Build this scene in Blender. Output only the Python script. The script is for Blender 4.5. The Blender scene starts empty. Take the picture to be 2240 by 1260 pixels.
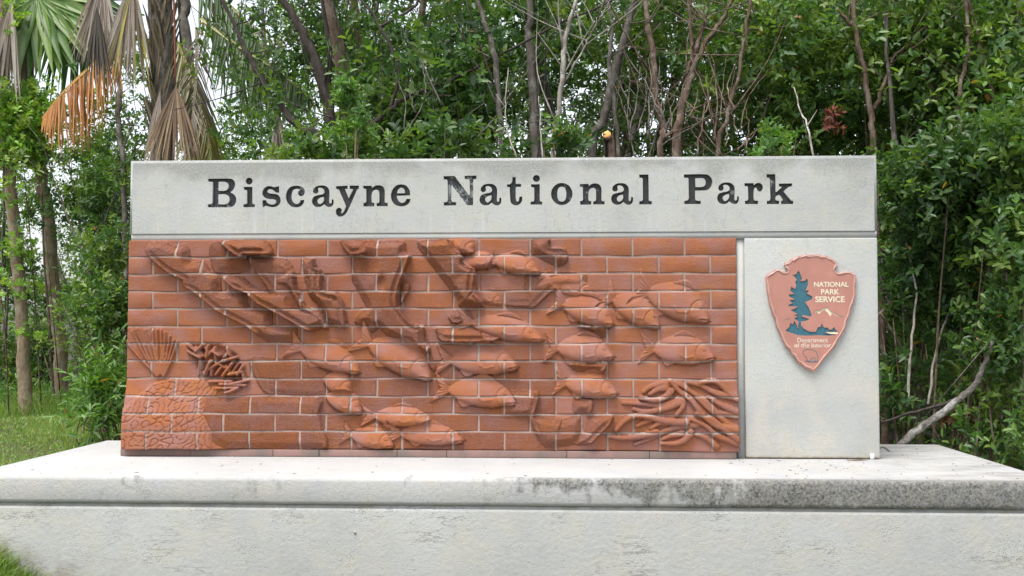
import bpy, math, random
import numpy as np
from mathutils import Matrix, Vector
R = math.radians
rng = np.random.default_rng(7)
random.seed(7)
SC = bpy.context.scene
COL = SC.collection

# ---------------------------------------------------------------- camera
FPX, CAMY, CAMZ = 2370.0, -6.2, 1.45
cd = bpy.data.cameras.new('camera'); cam = bpy.data.objects.new('camera', cd); COL.objects.link(cam)
YAW, PITCH = math.atan(112/2370), math.atan(92/2370)
cam.location = (0, CAMY, CAMZ); cam.rotation_euler = (R(90)+PITCH, 0, YAW)
cd.sensor_width = 36; cd.lens = 36*FPX/2240; cd.clip_end = 2000; cd.clip_start = 0.05
SC.camera = cam

# ---------------------------------------------------------------- world, sun, exposure
w = bpy.data.worlds.new('World'); SC.world = w; w.use_nodes = True
nt = w.node_tree; nt.nodes.clear()
sky = nt.nodes.new('ShaderNodeTexSky'); sky.sky_type = 'NISHITA'; sky.sun_disc = False
SUN_EL, SUN_AZ = R(66), R(212)      # azimuth clockwise from +Y (north): behind and a little left of the camera
sky.sun_elevation = SUN_EL; sky.sun_rotation = SUN_AZ; sky.air_density = 1.0; sky.dust_density = 3.0; sky.ozone_density = 1.0
hs = nt.nodes.new('ShaderNodeHueSaturation'); hs.inputs['Saturation'].default_value = 0.32; hs.inputs['Value'].default_value = 1.25
bg = nt.nodes.new('ShaderNodeBackground'); bg.inputs['Strength'].default_value = 0.15
wo = nt.nodes.new('ShaderNodeOutputWorld')
nt.links.new(sky.outputs[0], hs.inputs['Color']); nt.links.new(hs.outputs[0], bg.inputs['Color']); nt.links.new(bg.outputs[0], wo.inputs[0])
ld = bpy.data.lights.new('sun', 'SUN'); ld.energy = 1.5; ld.angle = R(22); ld.color = (1, .96, .9)
sun = bpy.data.objects.new('sun', ld); COL.objects.link(sun)
dvec = Vector((math.sin(SUN_AZ)*math.cos(SUN_EL), math.cos(SUN_AZ)*math.cos(SUN_EL), math.sin(SUN_EL)))
sun.rotation_euler = dvec.to_track_quat('Z', 'Y').to_euler(); sun.location = (-3, -6, 12)
SC.view_settings.view_transform = 'Standard'; SC.view_settings.look = 'None'
SC.view_settings.gamma = 1; SC.view_settings.exposure = 0.9; SC.view_settings.use_curve_mapping = False
SC.cycles.max_bounces = 6; SC.cycles.diffuse_bounces = 3; SC.cycles.glossy_bounces = 2; SC.cycles.transmission_bounces = 4
SC.cycles.use_denoising = True

# ---------------------------------------------------------------- pixel <-> wall helpers (only used to read sizes off the photograph)
RM = np.array((Matrix.Rotation(YAW, 3, 'Z') @ Matrix.Rotation(R(90)+PITCH, 3, 'X')))
def P(px, py, Y=0.0):
    d = RM @ np.array([(px-1120)/FPX, -(py-630)/FPX, -1.0])
    t = (Y-CAMY)/d[1]
    return np.array([d[0]*t, Y, CAMZ+d[2]*t])
def proj(V):
    q = (np.asarray(V, float)-np.array([0, CAMY, CAMZ])) @ RM
    return 1120+FPX*q[..., 0]/-q[..., 2], 630-FPX*q[..., 1]/-q[..., 2]

# ---------------------------------------------------------------- object helpers
def tag(o, label=None, cat=None, group=None, kind=None):
    if label: o['label'] = label
    if cat: o['category'] = cat
    if group: o['group'] = group
    if kind: o['kind'] = kind
    return o
def empty(name, loc=(0, 0, 0), rz=0):
    o = bpy.data.objects.new(name, None); COL.objects.link(o); o.location = loc; o.rotation_euler = (0, 0, rz)
    o.empty_display_size = .1
    return o
def link(name, me, mat=None, parent=None):
    o = bpy.data.objects.new(name, me); COL.objects.link(o)
    if mat is not None and not me.materials: me.materials.append(mat)
    if parent is not None: o.parent = parent
    return o
def npmesh(name, V, F, col=None, smooth=False, attrs=None):
    """V (n,3); F (m,k) or a list of such arrays"""
    me = bpy.data.meshes.new(name)
    Fs = [np.asarray(f, dtype=np.int32) for f in (F if isinstance(F, list) else [F]) if len(f)]
    V = np.asarray(V, dtype=np.float32)
    me.vertices.add(len(V)); me.vertices.foreach_set('co', V.ravel())
    idx = np.concatenate([f.ravel() for f in Fs]); cnt = np.concatenate([np.full(len(f), f.shape[1], np.int32) for f in Fs])
    me.loops.add(len(idx)); me.loops.foreach_set('vertex_index', idx)
    me.polygons.add(len(cnt)); st = np.zeros(len(cnt), np.int32); st[1:] = np.cumsum(cnt)[:-1]
    me.polygons.foreach_set('loop_start', st)
    if smooth: me.polygons.foreach_set('use_smooth', np.ones(len(cnt), bool))
    me.update(calc_edges=True)
    if col is not None:
        a = me.attributes.new('tint', 'FLOAT_COLOR', 'POINT')
        c = np.ones((len(V), 4), np.float32); c[:, :3] = col; a.data.foreach_set('color', c.ravel())
    for k, v in (attrs or {}).items():
        a = me.attributes.new(k, 'FLOAT', 'POINT'); a.data.foreach_set('value', np.asarray(v, np.float32))
    return me
class MB:
    """collects boxes, prisms and tubes into one mesh"""
    def __init__(s): s.V = []; s.F3 = []; s.F4 = []; s.n = 0; s.C = []
    def add(s, V, F, c=None):
        V = np.asarray(V, float); F = np.asarray(F)
        (s.F3 if F.shape[1] == 3 else s.F4).append(F+s.n); s.V.append(V); s.n += len(V)
        s.C.append(np.tile(np.array(c if c is not None else (1, 1, 1), float), (len(V), 1)) if np.ndim(c) < 2 else c)
        return s
    def box(s, x0, x1, y0, y1, z0, z1, ch=0.0, c=None):
        if ch <= 0:
            V = [(x, y, z) for x in (x0, x1) for y in (y0, y1) for z in (z0, z1)]
            return s.add(V, [(0, 1, 3, 2), (4, 6, 7, 5), (0, 4, 5, 1), (2, 3, 7, 6), (0, 2, 6, 4), (1, 5, 7, 3)], c)
        bm = __import__('bmesh').new()
        __import__('bmesh').ops.create_cube(bm, size=1)
        for v in bm.verts:
            v.co = (x0+(v.co.x+.5)*(x1-x0), y0+(v.co.y+.5)*(y1-y0), z0+(v.co.z+.5)*(z1-z0))
        __import__('bmesh').ops.bevel(bm, geom=bm.edges[:], offset=ch, segments=2, profile=.6, affect='EDGES')
        __import__('bmesh').ops.triangulate(bm, faces=bm.faces[:])
        V = [tuple(v.co) for v in bm.verts]; F = [[v.index for v in f.verts] for f in bm.faces]
        bm.free(); return s.add(V, F, c)
    def tube(s, pts, rad, k=6, c=None, smooth=4, wob=0.0):
        pts = np.asarray(pts, float); rad = np.asarray(rad if np.ndim(rad) else [rad]*len(pts), float)
        if smooth > 1 and len(pts) > 2: pts, rad = catmull(pts, rad, smooth)
        if wob: pts = pts+np.random.default_rng(len(pts)+int(abs(pts[0, 0])*1e3)).normal(0, wob, pts.shape)*np.minimum(1, np.arange(len(pts)))[:, None]
        T = np.gradient(pts, axis=0); T /= np.linalg.norm(T, axis=1)[:, None]+1e-9
        ref = np.array([.3, .9, .1]) if abs(T[0, 2]) > .6 else np.array([0, .2, 1.])
        A = np.cross(T, ref); A /= np.linalg.norm(A, axis=1)[:, None]+1e-9; B = np.cross(T, A)
        an = np.arange(k)*2*math.pi/k
        V = pts[:, None]+rad[:, None, None]*(np.cos(an)[None, :, None]*A[:, None]+np.sin(an)[None, :, None]*B[:, None])
        n = len(pts); i = np.arange(n-1)[:, None]*k; j = np.arange(k)[None]; j2 = (j+1) % k
        F = np.stack([i+j, i+j2, i+k+j2, i+k+j], -1).reshape(-1, 4)
        s.add(V.reshape(-1, 3), F, c)
        for e, o in ((0, 1), (n-1, 0)):
            base = s.n-n*k+e*k
            s.V.append(pts[e][None]); s.C.append(np.ones((1, 3)) if c is None else np.array(c, float)[None][:, :3]); s.n += 1
            f = np.stack([np.full(k, s.n-1), base+np.arange(k), base+(np.arange(k)+1) % k], -1)
            s.F3.append(f if o == 0 else f[:, ::-1])
        return s
    def mesh(s, name, smooth=False, col=False):
        Fs = []
        if s.F4: Fs.append(np.concatenate(s.F4))
        if s.F3: Fs.append(np.concatenate(s.F3))
        return npmesh(name, np.concatenate(s.V), Fs, np.concatenate(s.C) if col else None, smooth)
    def build(s, name, mat, parent=None, smooth=False, col=False):
        return link(name, s.mesh(name, smooth, col), mat, parent)
def catmull(p, r, n):
    P0 = np.vstack([2*p[0]-p[1], p, 2*p[-1]-p[-2]]); out = []; ro = []
    for i in range(len(p)-1):
        a, b, c, d = P0[i:i+4]
        for t in np.linspace(0, 1, n, endpoint=False):
            out.append(.5*((2*b)+(-a+c)*t+(2*a-5*b+4*c-d)*t*t+(-a+3*b-3*c+d)*t**3)); ro.append(r[i]+(r[i+1]-r[i])*t)
    out.append(p[-1]); ro.append(r[-1]); return np.array(out), np.array(ro)

# ---------------------------------------------------------------- materials
def newmat(name):
    m = bpy.data.materials.new(name); m.use_nodes = True; t = m.node_tree; t.nodes.clear()
    o = t.nodes.new('ShaderNodeOutputMaterial'); b = t.nodes.new('ShaderNodeBsdfPrincipled')
    t.links.new(b.outputs[0], o.inputs[0]); return m, t, b, o
def N(t, ty, **kw):
    n = t.nodes.new(ty)
    for k, v in kw.items():
        if k in n.inputs: n.inputs[k].default_value = v
        else: setattr(n, k, v)
    return n
def noise(t, co, scale, detail=4, rough=.55, dim=None):
    n = N(t, 'ShaderNodeTexNoise', Scale=scale, Detail=detail, Roughness=rough)
    if co is not None: t.links.new(co, n.inputs['Vector'])
    return n.outputs['Fac']
def ramp(t, src, a, b, ca=(0, 0, 0, 1), cb=(1, 1, 1, 1)):
    r = N(t, 'ShaderNodeMapRange'); r.inputs['From Min'].default_value = a; r.inputs['From Max'].default_value = b
    t.links.new(src, r.inputs['Value']); return r.outputs['Result']
def mathn(t, op, a, b=None):
    n = N(t, 'ShaderNodeMath', operation=op)
    for i, v in enumerate((a, b)):
        if v is None: continue
        if isinstance(v, (int, float)): n.inputs[i].default_value = v
        else: t.links.new(v, n.inputs[i])
    n.use_clamp = op in ('MULTIPLY', 'ADD') and False
    return n.outputs[0]
def mix(t, fac, a, b, blend='MIX'):
    n = N(t, 'ShaderNodeMix', data_type='RGBA', blend_type=blend)
    for s, v in ((n.inputs[0], fac), (n.inputs[6], a), (n.inputs[7], b)):
        if isinstance(v, (int, float)): s.default_value = v
        elif isinstance(v, (tuple, list)): s.default_value = (*v[:3], 1)
        else: t.links.new(v, s)
    return n.outputs[2]
def bump(t, b, h, strength=.5, dist=.01):
    n = N(t, 'ShaderNodeBump', Strength=strength, Distance=dist); t.links.new(h, n.inputs['Height']); t.links.new(n.outputs[0], b.inputs['Normal']); return n
def coords(t, scale=None, world=True):
    g = N(t, 'ShaderNodeNewGeometry') if world else N(t, 'ShaderNodeTexCoord')
    c = g.outputs['Position'] if world else g.outputs['Object']
    if scale is not None:
        m = N(t, 'ShaderNodeMapping'); m.inputs['Scale'].default_value = scale; t.links.new(c, m.inputs['Vector']); c = m.outputs[0]
    return c

def concrete(name, base=(.45, .462, .448), stains=None, pits=1.0, rough_bump=.35):
    m, t, b, o = newmat(name)
    co = coords(t)
    c = mix(t, ramp(t, noise(t, co, 2.2, 5), .3, .7), tuple(x*.84 for x in base), tuple(min(x*1.07, .8) for x in base))
    c = mix(t, ramp(t, noise(t, co, 6.5, 6, .7), .45, .75), c, tuple(x*f for x, f in zip(base, (1.06, 1.0, .88))))
    fine = noise(t, co, 160, 3, .7)
    c = mix(t, ramp(t, fine, .3, .75), mix(t, .25, c, (.3, .31, .3)), c)
    # small dark pits
    v = N(t, 'ShaderNodeTexVoronoi', Scale=105.0); t.links.new(co, v.inputs['Vector'])
    pit = mathn(t, 'MULTIPLY', ramp(t, v.outputs['Distance'], .30, .12), ramp(t, noise(t, co, 4.5, 6, .7), .48, .62))
    c = mix(t, mathn(t, 'MULTIPLY', pit, .6*pits), c, (.10, .11, .105))
    if stains: c = stains(t, co, c)
    t.links.new(c, b.inputs['Base Color']); b.inputs['Roughness'].default_value = .9; b.inputs['Specular IOR Level'].default_value = .25
    h = mathn(t, 'ADD', mathn(t, 'MULTIPLY', fine, .6), mathn(t, 'ADD', noise(t, co, 45, 4), mathn(t, 'MULTIPLY', pit, -1.2)))
    bump(t, b, h, rough_bump, .006)
    return m
def sep(t, co):
    s = N(t, 'ShaderNodeSeparateXYZ'); t.links.new(co, s.inputs[0]); return s.outputs
def mul(t, *a):
    r = a[0]
    for x in a[1:]: r = mathn(t, 'MULTIPLY', r, x)
    return r
HZ1, HZ0 = P(1100, 342)[2], P(1100, 511)[2]
def header_stain(t, co, c):
    X, Y, Z = sep(t, co)
    top = ramp(t, Z, HZ1-.20, HZ1-.02)
    n1 = noise(t, co, 3.2, 6, .6)
    s = ramp(t, mathn(t, 'ADD', mathn(t, 'MULTIPLY', n1, 1.2), mathn(t, 'MULTIPLY', top, .38)), .72, .92)
    right = ramp(t, X, 1.35, 1.8)
    s = mathn(t, 'MAXIMUM', s, mul(t, right, ramp(t, noise(t, co, 5, 5), .38, .6), ramp(t, Z, HZ0+.02, HZ1-.1)))
    sp = noise(t, co, 90, 4, .75)
    c = mix(t, mul(t, s, ramp(t, sp, .2, .7), .85), c, (.20, .205, .195))
    # vertical run marks and hairline cracks
    cs = coords(t, (9, 1, .6)); run = ramp(t, noise(t, cs, 3, 3), .58, .75)
    c = mix(t, mul(t, run, ramp(t, Z, HZ0+.25, HZ0), .22), c, (.66, .70, .69))
    w = N(t, 'ShaderNodeTexNoise', Scale=1.6, Detail=7.0, Roughness=.65); t.links.new(coords(t, (1.6, 1, .5)), w.inputs['Vector'])
    crack = ramp(t, mathn(t, 'ABSOLUTE', mathn(t, 'SUBTRACT', w.outputs['Fac'], .44)), .0035, .0008)
    c = mix(t, mul(t, crack, .35), c, (.2, .2, .19))
    return c
def slab_stain(t, co, c):
    X, Y, Z = sep(t, co)
    front = ramp(t, Y, -.80, -.86)                       # lip face and the arris above it
    xr = ramp(t, X, -.7, 1.1)
    n1 = noise(t, coords(t, (1.2, 1, 1)), 5, 6, .62)
    streak = noise(t, coords(t, (7, 1, 1.2)), 2.2, 5, .6)
    up = ramp(t, Z, .60, .72); top0 = ramp(t, Z, .715, .722)
    a = mathn(t, 'ADD', mathn(t, 'MULTIPLY', n1, 1.15), mathn(t, 'MULTIPLY', streak, .5))
    a = mathn(t, 'ADD', a, mathn(t, 'ADD', mathn(t, 'MULTIPLY', xr, .46), -.06)); a = mathn(t, 'ADD', a, mathn(t, 'MULTIPLY', up, .16))
    s = mul(t, ramp(t, a, 1.03, 1.17), front)
    sp = ramp(t, noise(t, co, 75, 5, .8), .30, .62)
    dark = mix(t, ramp(t, noise(t, co, 14, 3), .4, .6), (.045, .045, .04), (.11, .105, .085))
    c = mix(t, mul(t, s, mathn(t, 'ADD', mathn(t, 'MULTIPLY', sp, .75), .20)), c, dark)
    lft = mul(t, front, ramp(t, noise(t, coords(t, (1.5, 1, 1)), 4.1, 5, .65), .56, .68), ramp(t, noise(t, co, 60, 4, .8), .35, .6))
    c = mix(t, mathn(t, 'MULTIPLY', lft, .6), c, (.13, .13, .12))
    arr = mul(t, ramp(t, Y, -.74, -.85), top0, ramp(t, X, 0, 1.4), ramp(t, noise(t, co, 28, 5, .8), .42, .62))
    c = mix(t, mathn(t, 'MULTIPLY', arr, .7), c, (.16, .155, .14))
    # smudges on the top near the right hand corner
    top = ramp(t, Z, .715, .722)
    s2 = mul(t, top, ramp(t, X, .9, 2.2), ramp(t, noise(t, coords(t, (1, 2.5, 1)), 3.5, 6, .65), .42, .62))
    c = mix(t, mul(t, s2, .75), c, (.25, .24, .225))
    s3 = mul(t, top, ramp(t, noise(t, coords(t, (2, 9, 1)), 5, 6, .7), .62, .75))
    c = mix(t, mul(t, s3, .35), c, (.33, .3, .28))
    return c
def foot_stain(t, co, c):
    X, Y, Z = sep(t, co)
    g = ramp(t, mathn(t, 'ADD', Z, mathn(t, 'MULTIPLY', X, .34)), -.53, -.61)
    s = mul(t, g, ramp(t, noise(t, co, 9, 6, .7), .38, .55), ramp(t, X, -1.8, -2.4))
    c = mix(t, mul(t, s, .45), c, (.22, .18, .14))
    cr = noise(t, coords(t, (.7, 1, 4)), 3.3, 8, .68)
    crack = mul(t, ramp(t, mathn(t, 'ABSOLUTE', mathn(t, 'SUBTRACT', cr, .52)), .014, .002), ramp(t, noise(t, co, 2.3, 3), .50, .60))
    c = mix(t, mul(t, crack, .75), c, (.16, .155, .14))
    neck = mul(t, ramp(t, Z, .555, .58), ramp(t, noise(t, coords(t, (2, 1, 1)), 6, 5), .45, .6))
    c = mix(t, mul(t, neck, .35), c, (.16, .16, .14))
    blot = mul(t, ramp(t, noise(t, co, 4.2, 4, .6), .60, .72), ramp(t, noise(t, co, 60, 3), .3, .6))
    c = mix(t, mul(t, blot, .4), c, (.3, .31, .31))
    return c
def pil_stain(t, co, c):
    X, Y, Z = sep(t, co)
    g = mul(t, ramp(t, Z, .745, .728), ramp(t, noise(t, coords(t, (1, 1, 1)), 22, 4), .35, .55))
    c = mix(t, mul(t, g, .9), c, (.20, .12, .05))
    g2 = mul(t, ramp(t, Z, .80, .73), ramp(t, noise(t, co, 9, 4), .3, .6))
    c = mix(t, mul(t, g2, .35), c, (.5, .42, .27))
    or_ = mul(t, ramp(t, noise(t, co, 3.3, 3), .5, .7), ramp(t, Z, 1.5, .9))
    c = mix(t, mul(t, or_, .3), c, (.66, .56, .46))
    s = mul(t, ramp(t, noise(t, co, 7, 6, .65), .56, .7), ramp(t, Z, 1.55, 1.95))
    c = mix(t, mul(t, s, .4), c, (.27, .28, .27))
    return c
M_head = concrete('header_concrete', stains=header_stain)
M_slab = concrete('slab_concrete', base=(.425, .425, .425), stains=slab_stain, pits=.8, rough_bump=.5)
M_foot = concrete('foot_concrete', base=(.405, .41, .40), stains=foot_stain, rough_bump=.6)
M_pil = concrete('pilaster_concrete', stains=pil_stain)
M_conc = concrete('plain_concrete')

def brick_mat():
    m, t, b, o = newmat('clay_brick')
    co = coords(t)
    oi = N(t, 'ShaderNodeObjectInfo'); rnd = oi.outputs['Random']
    cr = N(t, 'ShaderNodeValToRGB'); t.links.new(rnd, cr.inputs[0]); e = cr.color_ramp.elements
    e[0].position = 0; e[0].color = (.315, .118, .060, 1); e[1].position = 1; e[1].color = (.30, .122, .074, 1)
    for p_, c_ in ((.25, (.33, .122, .056, 1)), (.5, (.29, .112, .066, 1)), (.75, (.32, .130, .072, 1))):
        x = e.new(p_); x.color = c_
    # each brick is shaded by its own broad cloud
    off = N(t, 'ShaderNodeVectorMath', operation='ADD'); t.links.new(co, off.inputs[0])
    cx = N(t, 'ShaderNodeCombineXYZ'); t.links.new(mathn(t, 'MULTIPLY', rnd, 37.), cx.inputs[0]); t.links.new(mathn(t, 'MULTIPLY', rnd, 91.), cx.inputs[2])
    t.links.new(cx.outputs[0], off.inputs[1])
    c = mix(t, ramp(t, noise(t, off.outputs[0], 6.5, 4), .40, .64), cr.outputs[0], (.305, .150, .122))
    c = mix(t, ramp(t, noise(t, off.outputs[0], 8, 2), .5, .75), c, (.335, .128, .050))
    mp = N(t, 'ShaderNodeMapping'); mp.inputs['Scale'].default_value = (.25, 1, 2.2); t.links.new(off.outputs[0], mp.inputs[0])
    g = noise(t, mp.outputs[0], 28, 5, .65)
    c = mix(t, mathn(t, 'MULTIPLY', ramp(t, g, .45, .75), .35), c, (.22, .075, .05))
    at = N(t, 'ShaderNodeAttribute', attribute_name='rough'); ro = at.outputs['Fac']
    gr = noise(t, co, 105, 4, .8)
    c = mix(t, mul(t, ramp(t, gr, .40, .58), ro, .30), c, (.17, .060, .028))
    v = N(t, 'ShaderNodeTexVoronoi', Scale=42.0); t.links.new(co, v.inputs['Vector'])
    spk = mul(t, ramp(t, v.outputs['Distance'], .13, .06), ramp(t, noise(t, co, 9, 2), .52, .6))
    c = mix(t, mathn(t, 'MULTIPLY', spk, .5), c, (.55, .38, .3))
    t.links.new(c, b.inputs['Base Color']); b.inputs['Roughness'].default_value = .95; b.inputs['Specular IOR Level'].default_value = .1
    h = mathn(t, 'ADD', mathn(t, 'MULTIPLY', mathn(t, 'MULTIPLY', gr, ro), 3.2), mathn(t, 'MULTIPLY', g, .25))
    h = mathn(t, 'ADD', h, mathn(t, 'MULTIPLY', noise(t, co, 240, 2), .2))
    bump(t, b, h, .9, .006)
    return m
M_brick = brick_mat()
m, t, b, o = newmat('mortar'); co = coords(t)
c = mix(t, ramp(t, noise(t, co, 12, 4), .35, .65), (.29, .19, .16), (.37, .275, .24))
c = mix(t, mul(t, ramp(t, noise(t, co, 3, 4), .5, .62), .6), c, (.27, .25, .22))
t.links.new(c, b.inputs['Base Color']); b.inputs['Roughness'].default_value = .95; bump(t, b, noise(t, co, 150, 4), .8, .005); M_mortar = m
m, t, b, o = newmat('plinth_brick'); co = coords(t)
c = mix(t, ramp(t, noise(t, coords(t, (1.5, 1, .6)), 4, 5), .4, .62), (.26, .155, .135), (.17, .13, .11))
t.links.new(c, b.inputs['Base Color']); b.inputs['Roughness'].default_value = .85; bump(t, b, noise(t, co, 60, 4), .4, .004); M_plinth = m
def letter_mat():
    m, t, b, o = newmat('letter_paint'); co = coords(t)
    n = noise(t, co, 26, 6, .72); n2 = noise(t, co, 4.3, 2)
    f = ramp(t, mathn(t, 'ADD', n, mathn(t, 'MULTIPLY', n2, .75)), .98, 1.06)
    c = mix(t, ramp(t, noise(t, co, 50, 3), .3, .7), (.010, .012, .014), (.026, .029, .032))
    c = mix(t, mathn(t, 'MULTIPLY', f, .8), c, (.30, .32, .33))
    t.links.new(c, b.inputs['Base Color']); b.inputs['Roughness'].default_value = .6; bump(t, b, n, .3, .003); return m
M_letter = letter_mat()
def plain(name, col, rough=.7, var=.15, scale=30, spec=.3, bumps=.2):
    m, t, b, o = newmat(name); co = coords(t)
    c = mix(t, ramp(t, noise(t, co, scale, 4), .3, .7), tuple(x*(1-var) for x in col), tuple(x*(1+var) for x in col))
    t.links.new(c, b.inputs['Base Color']); b.inputs['Roughness'].default_value = rough; b.inputs['Specular IOR Level'].default_value = spec
    bump(t, b, noise(t, co, scale*3, 3), bumps, .003); return m
M_emb = plain('emblem_clay', (.40, .185, .145), .45, .10, 12, .45, .1)
M_rim = plain('emblem_glaze_highlight', (.46, .26, .22), .28, .12, 20, .5, .1)  # glossy rim, its clay colour lightened to paint in the highlight along the edge
M_blue = plain('emblem_blue', (.04, .125, .165), .5, .15, 60)
M_cream = plain('emblem_cream', (.66, .60, .45), .6, .08, 60)
M_faint = plain('emblem_faded_paint', (.60, .50, .42), .6, .2, 60)
M_white = plain('white_plastic', (.75, .76, .76), .5, .05, 30)
def bark(name, a, bcol, sc=(1, 1, .22), scale=30, lich=None, bs=.7):
    m, t, b, o = newmat(name); co = coords(t, sc)
    n = noise(t, co, scale, 6, .7)
    c = mix(t, ramp(t, n, .33, .66), a, bcol)
    if lich: c = mix(t, ramp(t, noise(t, coords(t), 9, 5, .7), .5, .62), c, lich)
    t.links.new(c, b.inputs['Base Color']); b.inputs['Roughness'].default_value = .9; b.inputs['Specular IOR Level'].default_value = .2
    bump(t, b, n, bs, .02); return m
M_bgrey = bark('bark_grey', (.055, .046, .038), (.16, .14, .122), lich=(.20, .19, .165))
M_bbrown = bark('bark_brown', (.065, .042, .031), (.19, .135, .10), lich=(.24, .195, .16))
M_bdark = bark('bark_dark', (.030, .026, .023), (.085, .070, .060))
M_bpale = bark('bark_pale', (.14, .12, .10), (.36, .33, .29), lich=(.42, .40, .36))
M_btan = bark('bark_tan', (.14, .10, .065), (.33, .25, .165), lich=(.30, .28, .20))
M_wood = plain('cut_wood', (.62, .30, .09), .7, .25, 60)
def foliage(name='leaf', trans=.32, gloss=.42):
    m = bpy.data.materials.new(name); m.use_nodes = True; t = m.node_tree; t.nodes.clear()
    o = t.nodes.new('ShaderNodeOutputMaterial'); b = t.nodes.new('ShaderNodeBsdfPrincipled')
    at = N(t, 'ShaderNodeAttribute', attribute_name='tint')
    n = noise(t, coords(t), 45, 2)
    c = mix(t, mathn(t, 'MULTIPLY', ramp(t, n, .35, .7), .25), at.outputs['Color'], (.02, .045, .02))
    t.links.new(c, b.inputs['Base Color']); b.inputs['Roughness'].default_value = gloss; b.inputs['Specular IOR Level'].default_value = .5
    tr = t.nodes.new('ShaderNodeBsdfTranslucent')
    tc = mix(t, 1.0, at.outputs['Color'], (1.9, 2.0, .8), 'MULTIPLY'); t.links.new(tc, tr.inputs['Color'])
    ms = t.nodes.new('ShaderNodeMixShader'); ms.inputs[0].default_value = trans
    t.links.new(b.outputs[0], ms.inputs[1]); t.links.new(tr.outputs[0], ms.inputs[2]); t.links.new(ms.outputs[0], o.inputs[0]); return m
M_leaf = foliage(); M_dry = foliage('dry_frond', .15, .75)

# ---------------------------------------------------------------- ground
def sst(x, a, b):
    u = np.clip((np.asarray(x, float)-a)/(b-a), 0, 1); return u*u*(3-2*u)
def gz(x, y):
    x = np.asarray(x, float); y = np.asarray(y, float)
    h = .36*(1-sst(x, -3.05, -2.15))*(sst(y, -4.5, -1.2)) + .10*sst(y, 0, 3)*sst(x, -2.5, 0)
    h = np.where(x < -3.0, np.maximum(h, .33*sst(y, -4.5, -1)), h)
    return h+.018*np.sin(x*2.3+1)*np.sin(y*1.9)+.008*np.sin(x*7)*np.sin(y*8.3)-.22*sst(y, 10, 30)
xs = np.concatenate([[-400, -150, -60, -30], np.linspace(-16, 14, 121), [30, 60, 150, 400]])
ys = np.concatenate([[-400, -100, -30, -12], np.linspace(-8, 20, 113), [35, 70, 150, 500]])
X, Y = np.meshgrid(xs, ys); V = np.stack([X, Y, gz(X, Y)], -1).reshape(-1, 3)
nx = len(xs); ii = (np.arange(len(ys)-1)[:, None]*nx+np.arange(nx-1)[None]).ravel()
m, t, b, o = newmat('soil'); co = coords(t)
c = mix(t, ramp(t, noise(t, co, 3, 6), .4, .6), (.055, .085, .022), (.085, .065, .035))
c = mix(t, ramp(t, noise(t, co, 40, 4), .45, .65), c, (.05, .04, .025))
sx = sep(t, co); c = mix(t, ramp(t, sx[1], 3.0, 7.0), c, (.035, .028, .018))
t.links.new(c, b.inputs['Base Color']); b.inputs['Roughness'].default_value = 1; bump(t, b, noise(t, co, 30, 5), .8, .03); M_soil = m
tag(link('ground', npmesh('ground', V, np.stack([ii, ii+1, ii+1+nx, ii+nx], -1), smooth=True), M_soil), kind='structure')

# ---------------------------------------------------------------- concrete plinth the sign stands on
ZT = CAMZ-.726
XL, XR, YF, YB = -3.02, 2.39, -.87, .85
pl = tag(empty('concrete_plinth', ((XL+XR)/2, 0, 0)), 'long pale concrete plinth with mildew stained lip under the park sign', 'plinth')
def loc(mb, o): # shift a world-space builder into the thing's space
    mb.V = [v-np.array(o.location) for v in mb.V]; return mb
loc(MB().box(XL, XR, YF, YB, ZT-.137, ZT, .022), pl).build('cap_slab', M_slab, pl)
loc(MB().box(XL+.022, XR-.022, YF+.022, YB-.022, ZT-.160, ZT-.1372), pl).build('neck', M_foot, pl)
loc(MB().box(XL+.005, XR-.005, YF+.008, YB-.008, -.5, ZT-.152, .016), pl).build('foot_wall', M_foot, pl)
# hairline joint and bolt on the foot wall
c0 = P(776, 1165, YF); loc(MB().tube([(c0[0], YF+.012, c0[2]), (c0[0], YF+.002, c0[2])], .006, 10, smooth=1), pl).build('bolt_head', M_conc, pl)

# ---------------------------------------------------------------- lettering outlines (measured on the photograph, 14 units to a pixel)
def curve_pts(pts, n=5):
    out = []; L = len(pts)
    for i in range(L):
        p, q = pts[i], pts[(i+1) % L]; sp, sq = len(p) > 2 and p[2], len(q) > 2 and q[2]
        P1, P2 = np.array(p[:2], float), np.array(q[:2], float)
        if not sp and not sq: out.append(P1); continue
        pr, nxp = np.array(pts[i-1][:2], float), np.array(pts[(i+2) % L][:2], float)
        d = np.linalg.norm(P2-P1)
        def tan(a, c):
            v = c-a; return v/(np.linalg.norm(v)+1e-9)*d
        T1 = tan(pr, P2) if sp else (P2-P1); T2 = tan(P1, nxp) if sq else (P2-P1)
        for t_ in np.linspace(0, 1, n, endpoint=False):
            h = t_*t_*(3-2*t_); out.append(P1*(1-h)+P2*h+T1*(t_**3-2*t_**2+t_)+T2*(t_**3-t_**2))
    return np.array(out)
def ell(cx, cy, rx, ry, n=28, e=1.0):
    a = np.arange(n)*2*math.pi/n; c_, s_ = np.cos(a), np.sin(a)
    return np.stack([cx+rx*np.sign(c_)*abs(c_)**e, cy+ry*np.sign(s_)*abs(s_)**e], -1)
G = {}
G['B'] = [[(70,155),(750,150,1),(850,195,1),(900,300,1),(880,420,1),(820,520,1),(755,568),(850,625,1),(915,700,1),(935,800,1),(900,930,1),(810,1010,1),(690,1030),(60,1030),(60,935),(165,930),(205,880),(210,260),(190,245),(75,240)],
  [(395,250),(560,245,1),(650,280,1),(695,370,1),(660,470,1),(580,518,1),(395,520)], [(390,635),(580,630,1),(680,680,1),(725,780,1),(690,880,1),(600,930,1),(390,935)]]
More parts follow.
